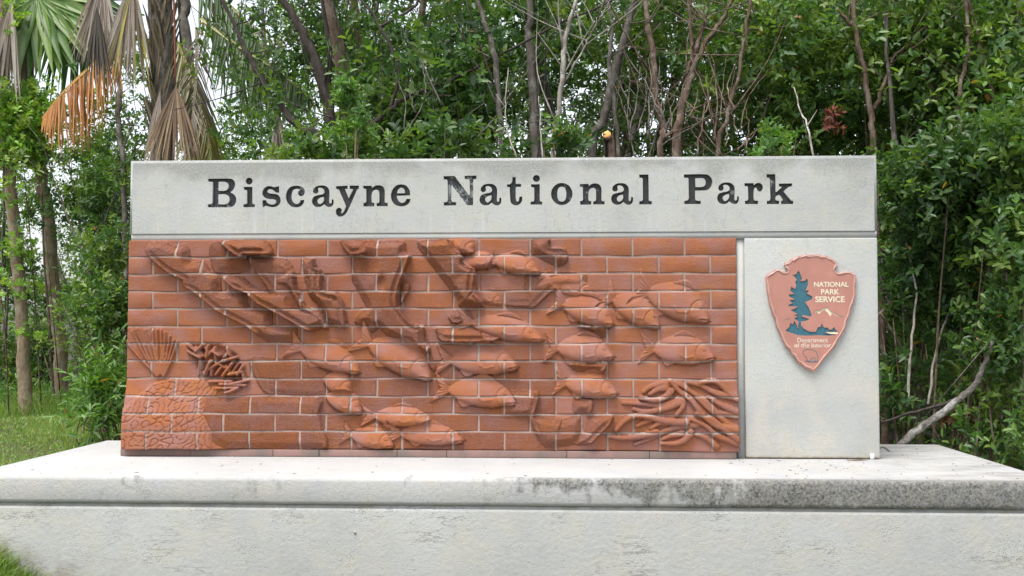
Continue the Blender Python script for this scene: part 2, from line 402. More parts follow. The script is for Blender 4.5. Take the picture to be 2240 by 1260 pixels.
G['i'] = [[(1165,400),(1430,400),(1430,900),(1460,930,1),(1510,940),(1500,1025),(1150,1025),(1150,935),(1220,930,1),(1260,900),(1262,530),(1240,500,1),(1165,490)], ('e',1328,225,107,107)]
G['s'] = [[(2250,385),(2250,580),(2150,580),(2100,540,1),(2040,490,1),(1960,478,1),(1890,530,1),(1930,590,1),(2050,610,1),(2200,640,1),(2270,720,1),(2295,820,1),(2260,930,1),(2170,1000,1),(2040,1025,1),(1900,1000,1),(1820,985,1),(1790,1020),(1735,1020),(1735,810),(1840,805),(1880,880,1),(1960,930,1),(2060,940,1),(2140,890,1),(2140,820,1),(2080,785,1),(1950,775,1),(1820,740,1),(1740,660,1),(1730,570,1),(1780,450,1),(1880,385,1),(1990,378,1),(2090,412,1),(2170,390)]]
G['c'] = [[(925,800),(880,930,1),(780,1010,1),(650,1030,1),(500,990,1),(390,870,1),(350,700,1),(390,520,1),(500,400,1),(650,365,1),(800,385,1),(900,450,1),(935,550,1),(900,650,1),(825,690,1),(750,660,1),(720,590,1),(745,530,1),(780,500,1),(740,470,1),(680,465,1),(590,500,1),(545,600,1),(530,740,1),(570,860,1),(670,925,1),(760,890,1),(805,805)]]
G['a'] = [[(1180,540,1),(1210,450,1),(1300,380,1),(1430,355,1),(1570,375,1),(1665,460,1),(1690,580,1),(1685,800,1),(1690,890,1),(1730,905,1),(1755,870,1),(1755,785),(1815,785),(1815,900,1),(1780,980,1),(1700,1020,1),(1610,1005,1),(1520,935),(1440,1000,1),(1330,1020,1),(1220,985,1),(1155,890,1),(1155,790,1),(1210,700,1),(1330,655,1),(1460,630,1),(1520,590,1),(1530,530,1),(1490,460,1),(1410,430,1),(1345,445,1),(1345,500,1),(1350,550,1),(1310,605,1),(1240,610,1),(1190,575,1)], [(1510,710),(1400,740,1),(1330,800,1),(1330,870,1),(1380,925,1),(1450,900,1),(1510,820,1)]]
G['y'] = [[(-70,380),(285,365),(285,460),(205,470),(320,750),(450,475),(345,460),(345,365),(630,360),(630,460),(585,470),(345,1015,1),(240,1210,1),(130,1300,1),(20,1310,1),(-60,1250,1),(-80,1150,1),(-50,1070,1),(20,1040,1),(90,1070,1),(110,1130,1),(85,1185,1),(115,1205,1),(170,1140,1),(235,990),(5,480),(-70,470)]]
G['n'] = [[(760,370),(1025,365),(1030,430),(1130,365,1),(1240,350,1),(1360,390,1),(1420,500,1),(1425,600),(1420,860),(1450,890,1),(1515,895),(1515,995),(1170,995),(1170,900),(1230,890,1),(1255,850),(1250,590,1),(1220,510,1),(1150,490,1),(1070,530,1),(1025,620,1),(1020,850),(1050,885,1),(1110,895),(1100,1000),(770,1005),(765,890),(830,880,1),(855,840),(850,480),(830,460,1),(765,455)]]
G['e'] = [[(2205,665),(1790,675),(1810,760,1),(1870,860,1),(1960,890,1),(2040,850,1),(2085,770),(2215,770),(2180,880,1),(2080,970,1),(1920,1000,1),(1760,960,1),(1640,830,1),(1610,660,1),(1650,500,1),(1760,370,1),(1920,325,1),(2080,370,1),(2180,500,1)], [(1800,600),(1830,500,1),(1920,430,1),(2010,470,1),(2040,590)]]
G['N'] = [[(145,145),(480,135),(920,730),(950,700),(940,260),(920,240),(790,235),(790,130),(1155,125),(1150,230),(1055,245),(1050,1020),(1030,1040),(865,1035),(390,410),(380,870),(400,920,1),(450,935),(530,940),(525,1040),(150,1045),(150,945),(240,930,1),(275,880),(265,290),(240,250),(150,240)]]
G['t'] = [[(290,175),(395,170),(395,380),(560,380),(560,470),(395,480),(395,800,1),(410,890,1),(450,920,1),(490,880,1),(500,790),(530,770),(590,765),(590,880,1),(540,980,1),(440,1035,1),(340,1030,1),(250,960,1),(225,840,1),(210,480),(130,480),(125,395),(220,385,1),(280,320,1)]]
G['o'] = [('e',1805,690,330,340), ('q',1805,695,138,225)]
G['l'] = [[(1795,95),(2080,90),(2090,880),(2110,900,1),(2185,910),(2180,1010),(1800,1010),(1800,915),(1880,900,1),(1910,860),(1905,230),(1880,200,1),(1800,190)]]
G['P'] = [[(85,160),(750,155,1),(880,210,1),(950,320,1),(955,430,1),(900,560,1),(790,640,1),(650,655),(440,660),(435,900),(450,950,1),(500,965),(605,970),(605,1070),(100,1070),(100,970),(190,955,1),(235,900),(225,290),(200,270,1),(90,265)], [(440,285),(630,275,1),(720,310,1),(750,400,1),(730,490,1),(650,540,1),(440,545)]]
G['r'] = [[(400,430),(680,425),(685,490),(760,435,1),(850,420,1),(940,470,1),(965,570,1),(930,660,1),(870,690,1),(800,650,1),(765,580,1),(730,565,1),(695,640,1),(685,900),(710,950,1),(820,970),(820,1070),(420,1070),(410,970),(490,955,1),(515,900),(505,560),(480,525,1),(400,520)]]
G['k'] = [[(1075,155),(1345,150),(1355,690),(1385,700),(1550,545),(1460,535),(1450,440),(1860,435),(1860,530),(1760,545,1),(1605,680),(1830,960),(1900,970),(1900,1070),(1520,1070),(1520,975),(1575,950),(1490,810,1),(1440,795,1),(1380,830,1),(1360,930,1),(1400,960),(1470,970),(1465,1070),(1085,1070),(1085,970),(1170,960,1),(1195,900),(1175,290),(1150,265,1),(1080,255)]]
# letter, crop origin, extra shift in crop units
TXT = [('B',450,380,0,0),('i',450,380,0,0),('s',450,380,0,0),('c',600,380,0,0),('a',600,380,0,0),('y',740,380,0,0),('n',740,380,0,0),('e',740,380,0,0),
       ('N',960,375,0,0),('a',960,375,95,20),('t',1100,375,0,0),('i',1100,375,-300,-10),('o',1100,375,0,0),('n',1270,375,-780,15),('a',1270,375,-210,0),('l',1270,375,0,0),
       ('P',1490,370,0,0),('a',1490,370,-45,50),('r',1600,370,0,0),('k',1600,370,0,0)]
YH = 0.0
def glyph_loops(g, ox, oy, sx, sy):
    res = []
    for l in G[g]:
        if isinstance(l, tuple): a = ell(l[1], l[2], l[3], l[4], 32, 1.0 if l[0] == 'e' else .8)
        else: a = curve_pts(l)
        res.append([P(ox+(x+sx)/14, oy+(y+sy)/14, YH)[[0, 2]] for x, y in a])
    return [np.array(r) for r in res]
def fill_curve(name, loops, y_front, depth, bevel=0):
    """flat 2D curve of the loops (even-odd filled) in the XZ plane, thickened from y_front backwards"""
    cu = bpy.data.curves.new(name, 'CURVE'); cu.dimensions = '2D'; cu.fill_mode = 'BOTH'; cu.extrude = depth/2-bevel; cu.bevel_depth = bevel
    if bevel: cu.bevel_resolution = 2; cu.offset = -bevel
    for l in loops:
        s = cu.splines.new('POLY'); s.points.add(len(l)-1); s.use_cyclic_u = True
        for p_, q in zip(s.points, l): p_.co = (q[0], q[1], 0, 1)
    ob = bpy.data.objects.new(name, cu); COL.objects.link(ob)
    dg = bpy.context.evaluated_depsgraph_get(); me = bpy.data.meshes.new_from_object(ob.evaluated_get(dg))
    bpy.data.objects.remove(ob); bpy.data.curves.remove(cu)
    me.transform(Matrix.Translation((0, y_front+depth/2, 0)) @ Matrix.Rotation(R(90), 4, 'X')); me.name = name
    return me
def plate(name, loops, y, depth, mat, parent, bevel=0):
    me = fill_curve(name, loops, y, depth, bevel); me.transform(Matrix.Translation(-Vector(parent.matrix_world.translation) if False else -Vector(ORG)))
    return link(name, me, mat, parent)
ORG = (P(1100, 700)[0], 0.0, ZT)
sign = tag(empty('park_sign', ORG), 'park entrance sign of sculpted red brick under a lettered concrete header', 'sign')
def sbuild(mb, name, mat, parent=None, smooth=False):
    mb.V = [v-np.array(ORG) for v in mb.V]; return mb.build(name, mat, parent or sign, smooth)
TH = .34                                           # thickness of the sign
a_, b_ = P(283, 352), P(1919, 339)
hx0, hx1 = P(283, 430)[0], P(1919.5, 430)[0]
hz0, hz1 = (P(283, 512)[2]+P(1919, 507)[2])/2, (P(283, 351)[2]+P(1919, 339)[2])/2
LD = .020                                          # depth of the carved letters
ch = .018
letters = [glyph_loops(g, ox, oy, sx, sy) for g, ox, oy, sx, sy in TXT]
rect = np.array([(hx0+ch, hz0+.004), (hx1-ch, hz0+.004), (hx1-ch, hz1-ch), (hx0+ch, hz1-ch)])
head = plate('header_face', [rect]+[l for L in letters for l in L], YH, LD, M_head, sign)
mb = MB().box(hx0, hx1, YH+LD, TH, hz0, hz1, .004)
# chamfered border round the face
def frame(mb, x0, x1, z0, z1, cx, czb, czt, yf, yb):
    o_ = [(x0, z0), (x1, z0), (x1, z1), (x0, z1)]; i_ = [(x0+cx, z0+czb), (x1-cx, z0+czb), (x1-cx, z1-czt), (x0+cx, z1-czt)]
    V = [(x, yb, z) for x, z in o_]+[(x, yf, z) for x, z in i_]+[(x, yb+.02, z) for x, z in o_]
    F = []
    for k in range(4):
        q = (k+1) % 4; F += [(k, q, 4+q, 4+k), (8+k, 8+q, q, k)]
    mb.add(V, F)
frame(mb, hx0, hx1, hz0, hz1, ch, .004, ch, YH, YH+.016)
body = sbuild(mb, 'header_block', M_head)
for (g, *_), L in zip(TXT, letters):
    o = plate('letter', L, YH+LD-.0015, .003, M_letter, head); o['label'] = 'carved black letter %s' % g
# recessed strip beneath the header, core, groove and pilaster
bx0, bx1 = P(279, 760)[0], P(1612, 760)[0]
bz1 = (P(281, 527)[2]+P(1610, 520)[2])/2; bz0 = (P(275, 984)[2]+P(1612, 982)[2])/2
sbuild(MB().box(hx0+.012, hx1-.006, .006, TH-.02, bz1-.002, hz0), 'recessed_band', M_conc)
px0, px1 = P(1630, 760)[0], P(1923, 760)[0]
pz1 = P(1770, 520)[2]
sbuild(MB().box(px0, px1, .002, TH-.01, ZT+.004, pz1, .010), 'pilaster', M_pil)
sbuild(MB().box(bx1+.002, px0-.001, .016, TH-.03, ZT+.002, bz1-.003), 'recessed_groove', M_conc)
sbuild(MB().box(bx0+.02, bx1, .06, TH-.02, ZT+.002, bz1-.003), 'brick_core', M_plinth)
q = P(1870, 892, .002); sbuild(MB().tube([(q[0]+.021*math.cos(a), .0022, q[2]+.021*math.sin(a)) for a in np.linspace(0, 6.283, 25)], .0016, 5, smooth=1), 'plug_ring', M_pil)
# plinth course of long bricks
pxs = [P(267, 990)[0], P(420, 990)[0], P(600, 990)[0], P(700, 990)[0], P(870, 990)[0], P(978, 990)[0], P(1240, 990)[0], P(1420, 990)[0], P(1610, 990)[0]]
for i in range(8):
    sbuild(MB().box(pxs[i]+.001, pxs[i+1]-.001, -.028+.004*math.sin(i*5), .06, ZT+.002, bz0-.003, .003), 'plinth_brick', M_plinth)

# ---------------------------------------------------------------- sculpted relief
CR = {'A': (250, 510, 4.766), 'B': (250, 750, 4.766), 'C': (700, 510, 4.766), 'D': (700, 750, 4.766), 'E': (1150, 510, 4.571), 'F': (1150, 750, 4.571)}
def cp(k, pts):
    ox, oy, s = CR[k]; return [(ox+x/s, oy+y/s) for x, y in pts]
def seg_d(X, Y, pts, closed=False):
    """distance to a polyline, running parameter"""
    best = np.full(X.shape, 1e9); par = np.zeros(X.shape); n = len(pts)
    for i in range(n if closed else n-1):
        (x0, y0), (x1, y1) = pts[i], pts[(i+1) % n]; dx, dy = x1-x0, y1-y0; L = dx*dx+dy*dy+1e-9
        t_ = np.clip(((X-x0)*dx+(Y-y0)*dy)/L, 0, 1); d = np.hypot(X-x0-t_*dx, Y-y0-t_*dy)
        mk = d < best; best[mk] = d[mk]; par[mk] = (i+t_[mk])/max(1, n-1)
    return best, par
def inside(X, Y, pts):
    r = np.zeros(X.shape, bool); n = len(pts)
    for i in range(n):
        (x0, y0), (x1, y1) = pts[i], pts[(i+1) % n]
        if y0 == y1: continue
        c_ = ((y0 > Y) != (y1 > Y)) & (X < (x1-x0)*(Y-y0)/(y1-y0)+x0); r ^= c_
    return r
BX = (('A', [(335,190),(380,95),(520,85),(640,130),(740,110),(790,170),(800,300),(920,280),(1010,380),(1110,450),(1120,600),(1250,600),(1380,640),(1400,760),(1640,800),(1660,950),(1900,980),(1900,1130),(1600,1130),(1480,1050),(1390,980),(1130,850),(1030,780),(860,640),(730,560),(740,500),(600,440),(430,310)],
       [(335,190),(430,310),(600,440),(740,500),(730,560),(860,640),(1030,780),(1130,850),(1390,980),(1480,1050)], 30, 5, 45),
  ('A', [(985,150),(1010,90),(1120,90),(1250,200),(1390,270),(1400,400),(1060,420),(1010,300)], [(985,150),(1010,300),(1060,420)], 7, 3, 20),
  ('A', [(1400,240),(1650,240),(1820,280),(1890,420),(1910,600),(2010,770),(2190,880),(2235,1000),(1900,960),(1700,830),(1620,600),(1500,430)], [(1400,260),(1500,430),(1620,600)], 26, 12, 30),
  ('A', [(1640,430),(1870,400),(1910,600),(2020,770),(2190,890),(2240,1010),(2100,960),(1900,760),(1850,600),(1650,590)], [(1870,400),(1910,600),(2020,770),(2190,890),(2240,1010)], 38, 12, 22),
  ('A', [(1120,100),(1180,75),(1540,62),(1640,130),(1655,240),(1400,238),(1385,275),(1290,240),(1200,170)], [(1120,100),(1200,170),(1290,240),(1385,275),(1400,238),(1655,240)], 62, 10, 22),
  ('A', [(1130,450),(1340,460),(1460,560),(1620,600),(1850,600),(1900,760),(2180,790),(2230,960),(2050,1030),(1900,955),(1660,820),(1500,740),(1400,640),(1250,580)], [(1130,450),(1250,580),(1400,640),(1500,740),(1660,820),(1900,955),(2050,1030)], 42, 8, 38),
  ('A', [(1960,270),(2090,268),(2110,360),(2175,385),(2182,590),(2240,760),(2240,830),(2150,760),(2030,620),(1980,440)], [(2090,268),(2110,360),(2175,385),(2182,590)], 40, 16, 20),
  ('C', [(-120,520),(0,400),(38,440),(40,600),(190,640),(262,750),(285,980),(100,960),(0,770),(-120,640)], [(38,440),(40,600),(190,640),(262,750),(285,980)], 42, 14, 24),
  ('C', [(220,75),(555,75),(590,85),(880,80),(900,200),(955,240),(890,420),(830,590),(820,760),(900,870),(980,950),(1090,970),(1110,1130),(1160,1239),(960,1239),(840,1130),(690,1060),(620,985),(540,1040),(500,960),(370,890),(480,770),(400,610),(330,470),(320,250),(270,190)],
       [(955,240),(890,420),(830,590),(820,760),(980,950),(1090,970),(1160,1239)], 38, 12, 38),
  ('C', [(220,75),(470,75),(500,220),(420,240),(330,240),(270,190)], [(500,200),(330,240),(225,80)], 40, 14, 20),
  ('C', [(370,870),(440,800),(560,800),(570,950),(380,950)], [(370,870),(380,950)], 16, 10, 20),
  ('C', [(840,490),(920,500),(945,560),(930,620),(850,750),(835,620)], [(945,560),(930,620),(850,750)], 18, 8, 20),
  ('C', [(1010,85),(1380,60),(1430,150),(1480,220),(1510,300),(1620,370),(1632,430),(1610,590),(1650,650),(1720,770),(1460,770),(1440,700),(1370,600),(1200,380),(1100,250)], [(1380,60),(1480,220),(1510,300),(1620,370),(1632,430),(1610,590),(1660,680)], 50, 16, 26),
  ('C', [(1340,870),(1400,800),(1550,800),(1600,900),(1550,950),(1380,940)], [(1340,870),(1380,940),(1550,950)], 18, 10, 20),
  ('C', [(1205,1000),(1260,980),(1700,985),(1890,1020),(1870,1110),(1760,1140),(1280,1135)], [(1205,1000),(1290,1130),(1800,1137),(1880,1060)], 34, 10, 20),
  ('C', [(1930,610),(2240,610),(2240,760),(1930,760)], [(1930,760),(2240,760)], 8, 6, 20),
  ('D', [(860,0),(1090,0),(1200,200),(1190,300),(1060,150)], [(1190,300),(1060,150)], 10, 4, 20),
  ('E', [(60,60),(240,55),(238,140),(390,150),(425,270),(330,340),(60,200)], [(240,55),(238,140),(390,150),(425,270)], 22, 8, 20),
  ('E', [(0,390),(600,400),(570,560),(300,560),(100,740),(0,740)], [(300,560),(100,740)], 14, 4, 30),
  ('E', [(500,925),(800,925),(810,1035),(760,1045),(700,990)], [(500,925),(800,925)], 26, 3, 10),
  ('F', [(435,170),(815,170),(770,300),(480,275)], [(435,170),(815,170),(770,300)], 26, 10, 20),
  ('F', [(-250,480),(120,480),(135,560),(90,710),(60,740),(-250,740)], [(120,480),(135,560),(90,720)], 24, 8, 22),
  ('F', [(480,560),(670,565),(655,700),(480,700)], [(670,565),(655,700)], 22, 8, 14),
  ('F', [(45,720),(340,760),(550,715),(570,880),(500,1010),(200,1040),(100,900)], [(45,720),(60,830),(100,900)], 20, 12, 30),
  ('F', [(300,890),(355,765),(345,830),(310,900)], [(355,765),(310,900)], 30, 12, 10),
  ('F', [(640,715),(870,715),(850,810),(740,920),(650,1005),(490,1015),(590,860)], [(870,715),(850,810),(740,920),(650,1005)], 30, 12, 22),
  ('B', [(1400,150),(1640,150),(2240,190),(2240,560),(1620,540),(1490,400)], [(1400,150),(1490,400),(1600,540)], 8, 4, 30),
  ('B', [(960,560),(2130,560),(2140,740),(2200,920),(2210,1105),(1180,1090),(1000,900)], [(2130,560),(2140,740),(2230,1090)], 16, 6, 40),
)
# nose, tail root, greatest depth of body, relief (mm), extra
FISH = [((1041,552),(985,520),44,40,-18,0), ((1091,571),(1012,574),36,44,0,.0), ((1183,592),(1082,570),44,48,0,.4), ((1099,664),(1040,640),30,14,8,.6),
 ((1190,738),(1035,706),50,44,0,1), ((948,822),(812,752),70,46,0,1), ((790,808),(662,762),58,38,6,1), ((1134,796),(990,788),62,40,0,1),
 ((772,856),(712,826),48,34,0,0), ((794,897),(718,866),46,34,0,0), ((1132,874),(985,852),60,36,0,1), ((946,916),(822,910),44,40,0,1),
 ((1016,958),(880,948),46,26,0,1), ((863,970),(772,950),46,28,0,1), ((1300,645),(1205,612),44,14,0,1), ((1345,704),(1235,665),60,48,4,1),
 ((1446,710),(1345,655),62,34,0,1), ((1554,694),(1420,640),74,32,0,1), ((1344,774),(1222,762),60,48,0,1), ((1564,776),(1432,764),62,34,0,1), ((1352,855),(1240,838),56,46,0,1)]
bn = None
def bandnoise(n=512, wl=21.0, seed=3, bw=.12):
    r = np.random.default_rng(seed).normal(size=(n, n)); f = np.fft.fft2(r)
    kx = np.fft.fftfreq(n)[None]; ky = np.fft.fftfreq(n)[:, None]; k = np.hypot(kx, ky)
    return (lambda a: a/a.std())(np.fft.ifft2(f*np.exp(-((k-1/wl)/(bw/wl))**2)).real)
LAB = bandnoise(); GRAIN = bandnoise(512, 5.0, 9, .25)
def samp(img, X, Y):
    n = img.shape[0]; xi = np.floor(X).astype(int); yi = np.floor(Y).astype(int); fx, fy = X-xi, Y-yi
    g = lambda a, b_: img[b_ % n, a % n]
    return (g(xi, yi)*(1-fx)+g(xi+1, yi)*fx)*(1-fy)+(g(xi, yi+1)*(1-fx)+g(xi+1, yi+1)*fx)*fy
BRAIN = [(262,990),(262,905),(300,868),(338,836),(380,824),(440,826),(490,845),(535,862),(455,872),(452,905),(470,940),(472,990)]
STAG = [((770,20),(920,140)),((850,50),(960,150)),((920,20),(990,100)),((860,90),(930,20)),((960,150),(1050,50)),((900,190),(890,330)),((930,310),(1130,190)),((1130,190),(1280,150)),((1050,50),(1060,170)),((1150,150),(1200,95)),((1200,95),(1240,200)),((1060,330),(1130,240)),((1140,340),(1240,210)),((1240,300),(1300,210)),((1290,330),(1350,240)),((1200,330),(1340,300)),((1000,400),(1230,400)),((1220,430),(1400,390)),((1080,470),(1300,465)),((1180,520),(1300,470)),((1110,430),(1380,440)),((1010,340),(1020,250)),((950,330),(1010,190)),((1340,290),(1360,380)),((780,90),(900,150)),((1100,130),(1040,90)),((1180,60),(1210,130)),((980,30),(960,150)),((1170,240),(1230,330)),((1060,200),(1160,260))]
TENT = [[(980,600),(1180,612),(1330,622),(1480,590),(1550,540)],[(1080,660),(1200,690),(1400,650),(1560,580)],[(1150,550),(1300,572),(1400,530),(1450,480)],[(1180,490),(1250,440),(1350,415),(1440,410)],[(1240,510),(1320,465),(1400,450)],
 [(1440,380),(1530,480),(1640,560),(1750,700),(1900,820),(2100,870)],[(1450,395),(1560,430),(1700,520),(1850,640),(2000,800),(2110,860)],[(1640,400),(1760,430),(1900,500),(2080,540)],[(1740,400),(1860,380),(1950,420),(2050,520),(2110,560)],
 [(1700,540),(1850,680),(1950,700),(2110,725)],[(1830,540),(1950,620),(2105,690)],[(900,870),(1000,770),(1120,725),(1250,745),(1400,780),(1600,790)],[(1110,830),(1250,760)],[(1500,720),(1560,640),(1560,580)],[(830,930),(1000,950),(1200,920),(1300,890)],
 [(1090,1010),(1250,950),(1400,870),(1550,830),(1700,815)],[(1250,850),(1330,800),(1400,790)],[(1360,1000),(1500,1000),(1600,950),(1640,890)],[(1360,960),(1450,925),(1560,900)],[(1650,760),(1800,830),(1900,920),(2100,1000)],[(1700,700),(1850,760),(2000,880),(2110,960)],[(1650,900),(1800,950),(1900,1030)]]
FAN = [((345,822),(272,742)),((345,822),(290,724)),((347,822),(300,720)),((348,820),(318,722)),((350,818),(334,724)),((350,816),(344,722)),((352,816),(353,723)),((353,816),(362,728)),((355,818),(372,735)),((357,820),(380,745)),((360,822),(388,748))]
def smooth_poly(p, n=3):
    p = np.array(p, float); p = np.vstack([p, p[:1]]); P0 = np.vstack([p[-2], p, p[1]]); out = []
    for i in range(len(p)-1):
        a, b, c, d = P0[i:i+4]; l = np.linalg.norm
        v1, v2 = (b-a)/(l(b-a)+1e-9), (c-b)/(l(c-b)+1e-9)
        for t in np.linspace(0, 1, n, endpoint=False): out.append(.5*((2*b)+(-a+c)*t+(2*a-5*b+4*c-d)*t*t+(-a+3*b-3*c+d)*t**3)*.6+.4*(b+(c-b)*t))
    return np.array(out)
def relief(X, Y):
    """height in millimetres above the flat brick face, and roughness, at photo-pixel positions"""
    H = 10*sst(Y, 800, 980)
    swell = 58*sst(Y, 822, 930)*(1-sst(X, 380, 620))+22*sst(Y, 840, 900)*sst(X, 1380, 1500)
    H = H+swell; Rg = .25*np.ones(X.shape)
    Rg = np.where((X > 695) & (X < 1215) & (Y > 785), .9, Rg)
    grain = samp(GRAIN, X*1.1, Y*1.1)
    for key, poly, crisp, hi, lo, L in BX:
        p_ = cp(key, poly); q_ = cp(key, crisp); xs_ = [a for a, _ in p_]; ys_ = [a for _, a in p_]
        mk = (X > min(xs_)-3) & (X < max(xs_)+3) & (Y > min(ys_)-3) & (Y < max(ys_)+3)
        if not mk.any(): continue
        x, y = X[mk], Y[mk]
        pp = [tuple(v) for v in smooth_poly(p_)]; qq = [tuple(v) for v in catmull(np.array(q_, float), np.ones(len(q_)), 3)[0]] if len(q_) > 2 else q_
        wx, wy = x+.45*samp(GRAIN, x*.4, y*.4), y+.45*samp(GRAIN, x*.5+90, y*.5)
        ins = inside(wx, wy, pp); de, _ = seg_d(wx, wy, pp, True); dc, _ = seg_d(wx, wy, qq)
        soft = np.clip(de/16, 0, 1); near = np.exp(-(dc/11)**2)               # crisp on the undercut side, melting into the wall elsewhere
        env = soft*(1-near)+np.clip(de/3.0, 0, 1)**.5*near; env = np.maximum(env, np.minimum(.22, de/4))
        h = 1.75*(lo*1.25+(hi-lo)*np.exp(-(dc/(L*1.9))**2.0))*env
        b0 = 58*sst(y, 822, 930)*(1-sst(x, 380, 620))+10*sst(y, 800, 980)
        h = b0+h+1.2*samp(GRAIN, x*1.1, y*1.1)
        hm = H[mk]; rm = Rg[mk]; up = ins & (h > hm); hm[up] = h[up]; rm[ins] = 1; H[mk] = hm; Rg[mk] = rm
    for hx, hy, r_, dep in ((cp('C', [(530, 330)])[0]+(17, 26)), (cp('C', [(660, 520)])[0]+(9, 24)), (cp('C', [(590, 1060)])[0]+(14, 12)), (cp('C', [(180, 670)])[0]+(6, 14)), (cp('E', [(770, 1000)])[0]+(13, 12))):
        H = H-dep*np.exp(-(((X-hx)/r_)**2+((Y-hy)/(r_*1.7))**2)**1.5)
    # fan, brain coral, staghorn, tentacles
    for a, b_ in FAN:
        d, u = seg_d(X, Y, [a, ((a[0]*.55+b_[0]*.45)+(-2 if b_[0] < 345 else 3), a[1]*.55+b_[1]*.45), b_]); r_ = 3.6*(1-.35*u)
        H = np.maximum(H, 10*sst(Y, 800, 980)+np.where(d < r_, 2+15*np.sqrt(np.clip(1-(d/r_)**2, 0, 1)), 0)*np.where(d < r_, 1, 0)+np.where(d < r_, 2, -99))
    ib = inside(X, Y, BRAIN); db, _ = seg_d(X, Y, BRAIN, True)
    lab = samp(LAB, X+.3*Y, Y*1.05)
    H = np.where(ib, H+11*np.clip(db/8, 0, 1)**.6-9*np.clip(1-np.abs(lab)/.27, 0, 1)**.8*np.clip(db/5, 0, 1), H)
    Rg = np.where(ib, .15, Rg)
    st = cp('B', [(740, -20), (1090, -20), (1300, 100), (1420, 380), (1330, 520), (1000, 420), (870, 340), (760, 100)])
    ist = inside(X, Y, st); dst, _ = seg_d(X, Y, st, True); base = H.copy(); H = np.where(ist, H-26*sst(dst, 2, 16), H)
    for a, b_ in STAG:
        q_ = cp('B', [a, b_]); d, u = seg_d(X, Y, q_); r_ = 3.3; k_ = 20+12*math.sin(a[0]*.7+a[1])
        H = np.maximum(H, np.where(d < r_, base+k_-12+14*np.sqrt(np.clip(1-(d/r_)**2, 0, 1)), -99)); Rg = np.where(d < r_, .3, Rg)
    for i, pl_ in enumerate(TENT):
        q_ = cp('F', pl_)
        q2 = catmull(np.array(q_), np.ones(len(q_)), 4)[0] if len(q_) > 2 else np.array(q_)
        d, u = seg_d(X, Y, [tuple(v) for v in q2]); r_ = 4.6+3.6*u; k_ = 4+7*(i % 3)
        sw = 22*sst(Y, 840, 900)*sst(X, 1380, 1500)+10*sst(Y, 800, 980)
        H = np.maximum(H, np.where(d < r_, sw+k_+15*np.sqrt(np.clip(1-(d/r_)**2, 0, 1)), -99)); Rg = np.where(d < r_, .55, Rg)
    # fish
    for (nx_, ny_), (tx, ty), D, hi, dev, tail in FISH:
        D = D*1.12
        L = math.hypot(nx_-tx, ny_-ty); ux, uy = (nx_-tx)/L, (ny_-ty)/L
        mk = (np.abs(X-(nx_+tx)/2) < L*.9+D) & (np.abs(Y-(ny_+ty)/2) < L*.5+D)
        x, y = X[mk]-tx, Y[mk]-ty; s = (x*ux+y*uy)/L; v = (-x*uy+y*ux)     # v positive = down
        sc_ = np.clip(s, 0, 1)
        prof = .13+.37*np.sin(math.pi*np.clip(sc_, 0, 1)**.95)**.72; prof = np.where(sc_ > .62, .5*np.clip((1-sc_)/.38, 0, 1)**.62+.0, prof)
        cl = -.05*D*np.sin(math.pi*sc_)+.10*D*sst(sc_, .75, 1.0)
        top = cl-D*prof*.98; bot = cl+D*prof*.88
        mid = (top+bot)/2; hw = np.maximum((bot-top)/2, .01); e = np.abs(v-mid)/hw
        ins = (s > -.02) & (s < 1) & (e < 1)
        base_ = H[mk]; b0 = 10*sst(Y[mk], 800, 980)
        dome = hi*(np.clip(1-e**2, 0, 1)**np.where(v < mid, .85, .5))*(.35+.65*sst(sc_, 0, .45))*np.clip((1-sc_)/.05, 0, 1)**.45
        vn = np.clip((v-mid)/hw, -1, 1); dome = dome*(.80+.34*vn); dome = 1.12*dome+np.where(hi > 20, 3.5+5*np.clip(vn, 0, 1), 2)
        # mouth, gill, pectoral fin, eye
        mo, _ = seg_d(s*L, v, [(L*.995, .10*D), (L*.86, .17*D)]); dome = dome-9*np.exp(-(mo/1.6)**2)+3*np.exp(-((mo-2.6)/1.5)**2)
        ga = np.hypot((s*L-L*.80)/1.0, (v+.02*D)/1.25); dome = dome-5.5*np.exp(-((ga-.24*D)/1.4)**2)*(s < .80)
        pf, _ = seg_d(s*L, v, [(L*.63, .12*D), (L*.50, .20*D), (L*.42, .10*D)]); dome = dome+4.5*np.exp(-(pf/2.0)**2)
        dome = dome+1.0*np.sin(v*1.9+s*3)*(s < .60)*.6
        eye = np.hypot(s*L-L*.80, v+.17*D); dome = dome+6*np.exp(-((eye-3.4)/1.3)**2)+4*np.exp(-(eye/1.4)**2)
        hh = np.where(ins, b0+dome, -99)
        if tail:
            tl = .26*L*tail; tt = -s*L/tl                                       # 0 at root .. 1 at fork tips
            spread = D*(.10+.42*np.clip(tt, 0, 1)); fork = tt < 1-.45*(1-np.abs(v)/np.maximum(spread, 1))
            it = (tt > -.25) & (np.abs(v) < spread) & fork
            hh = np.maximum(hh, np.where(it, b0+hi*.34+2.2*np.sin(np.arctan2(v, 6+np.clip(tt, 0, 1)*tl)*26), -99))
            # dorsal and anal fins
            df = (s > .30) & (s < .66) & (v < top+1) & (v > top-.13*D*np.sin(math.pi*(s-.30)/.36))
            af = (s > .12) & (s < .38) & (v > bot-1) & (v < bot+.17*D*np.sin(math.pi*np.clip((.38-s)/.26, 0, 1)**1.6))
            hh = np.maximum(hh, np.where(df | af, b0+hi*.30+1.8*np.sin(s*L*1.3+v*.6), -99))
        keep_ = .45 if hi >= 25 else .9
        tr_ = (s > .05) & (s < 1.04) & (v > mid) & (e >= 1) & (v-bot < 4.5)          # cut a little hollow under each belly
        hm = np.where(tr_ & (hi >= 25), base_-5, base_); rm = Rg[mk]
        take = hh > -50; hm = np.where(take, np.maximum(hh, base_*keep_), hm); rm = np.where(take, .15, rm)
        H[mk] = hm; Rg[mk] = rm
    return H, Rg

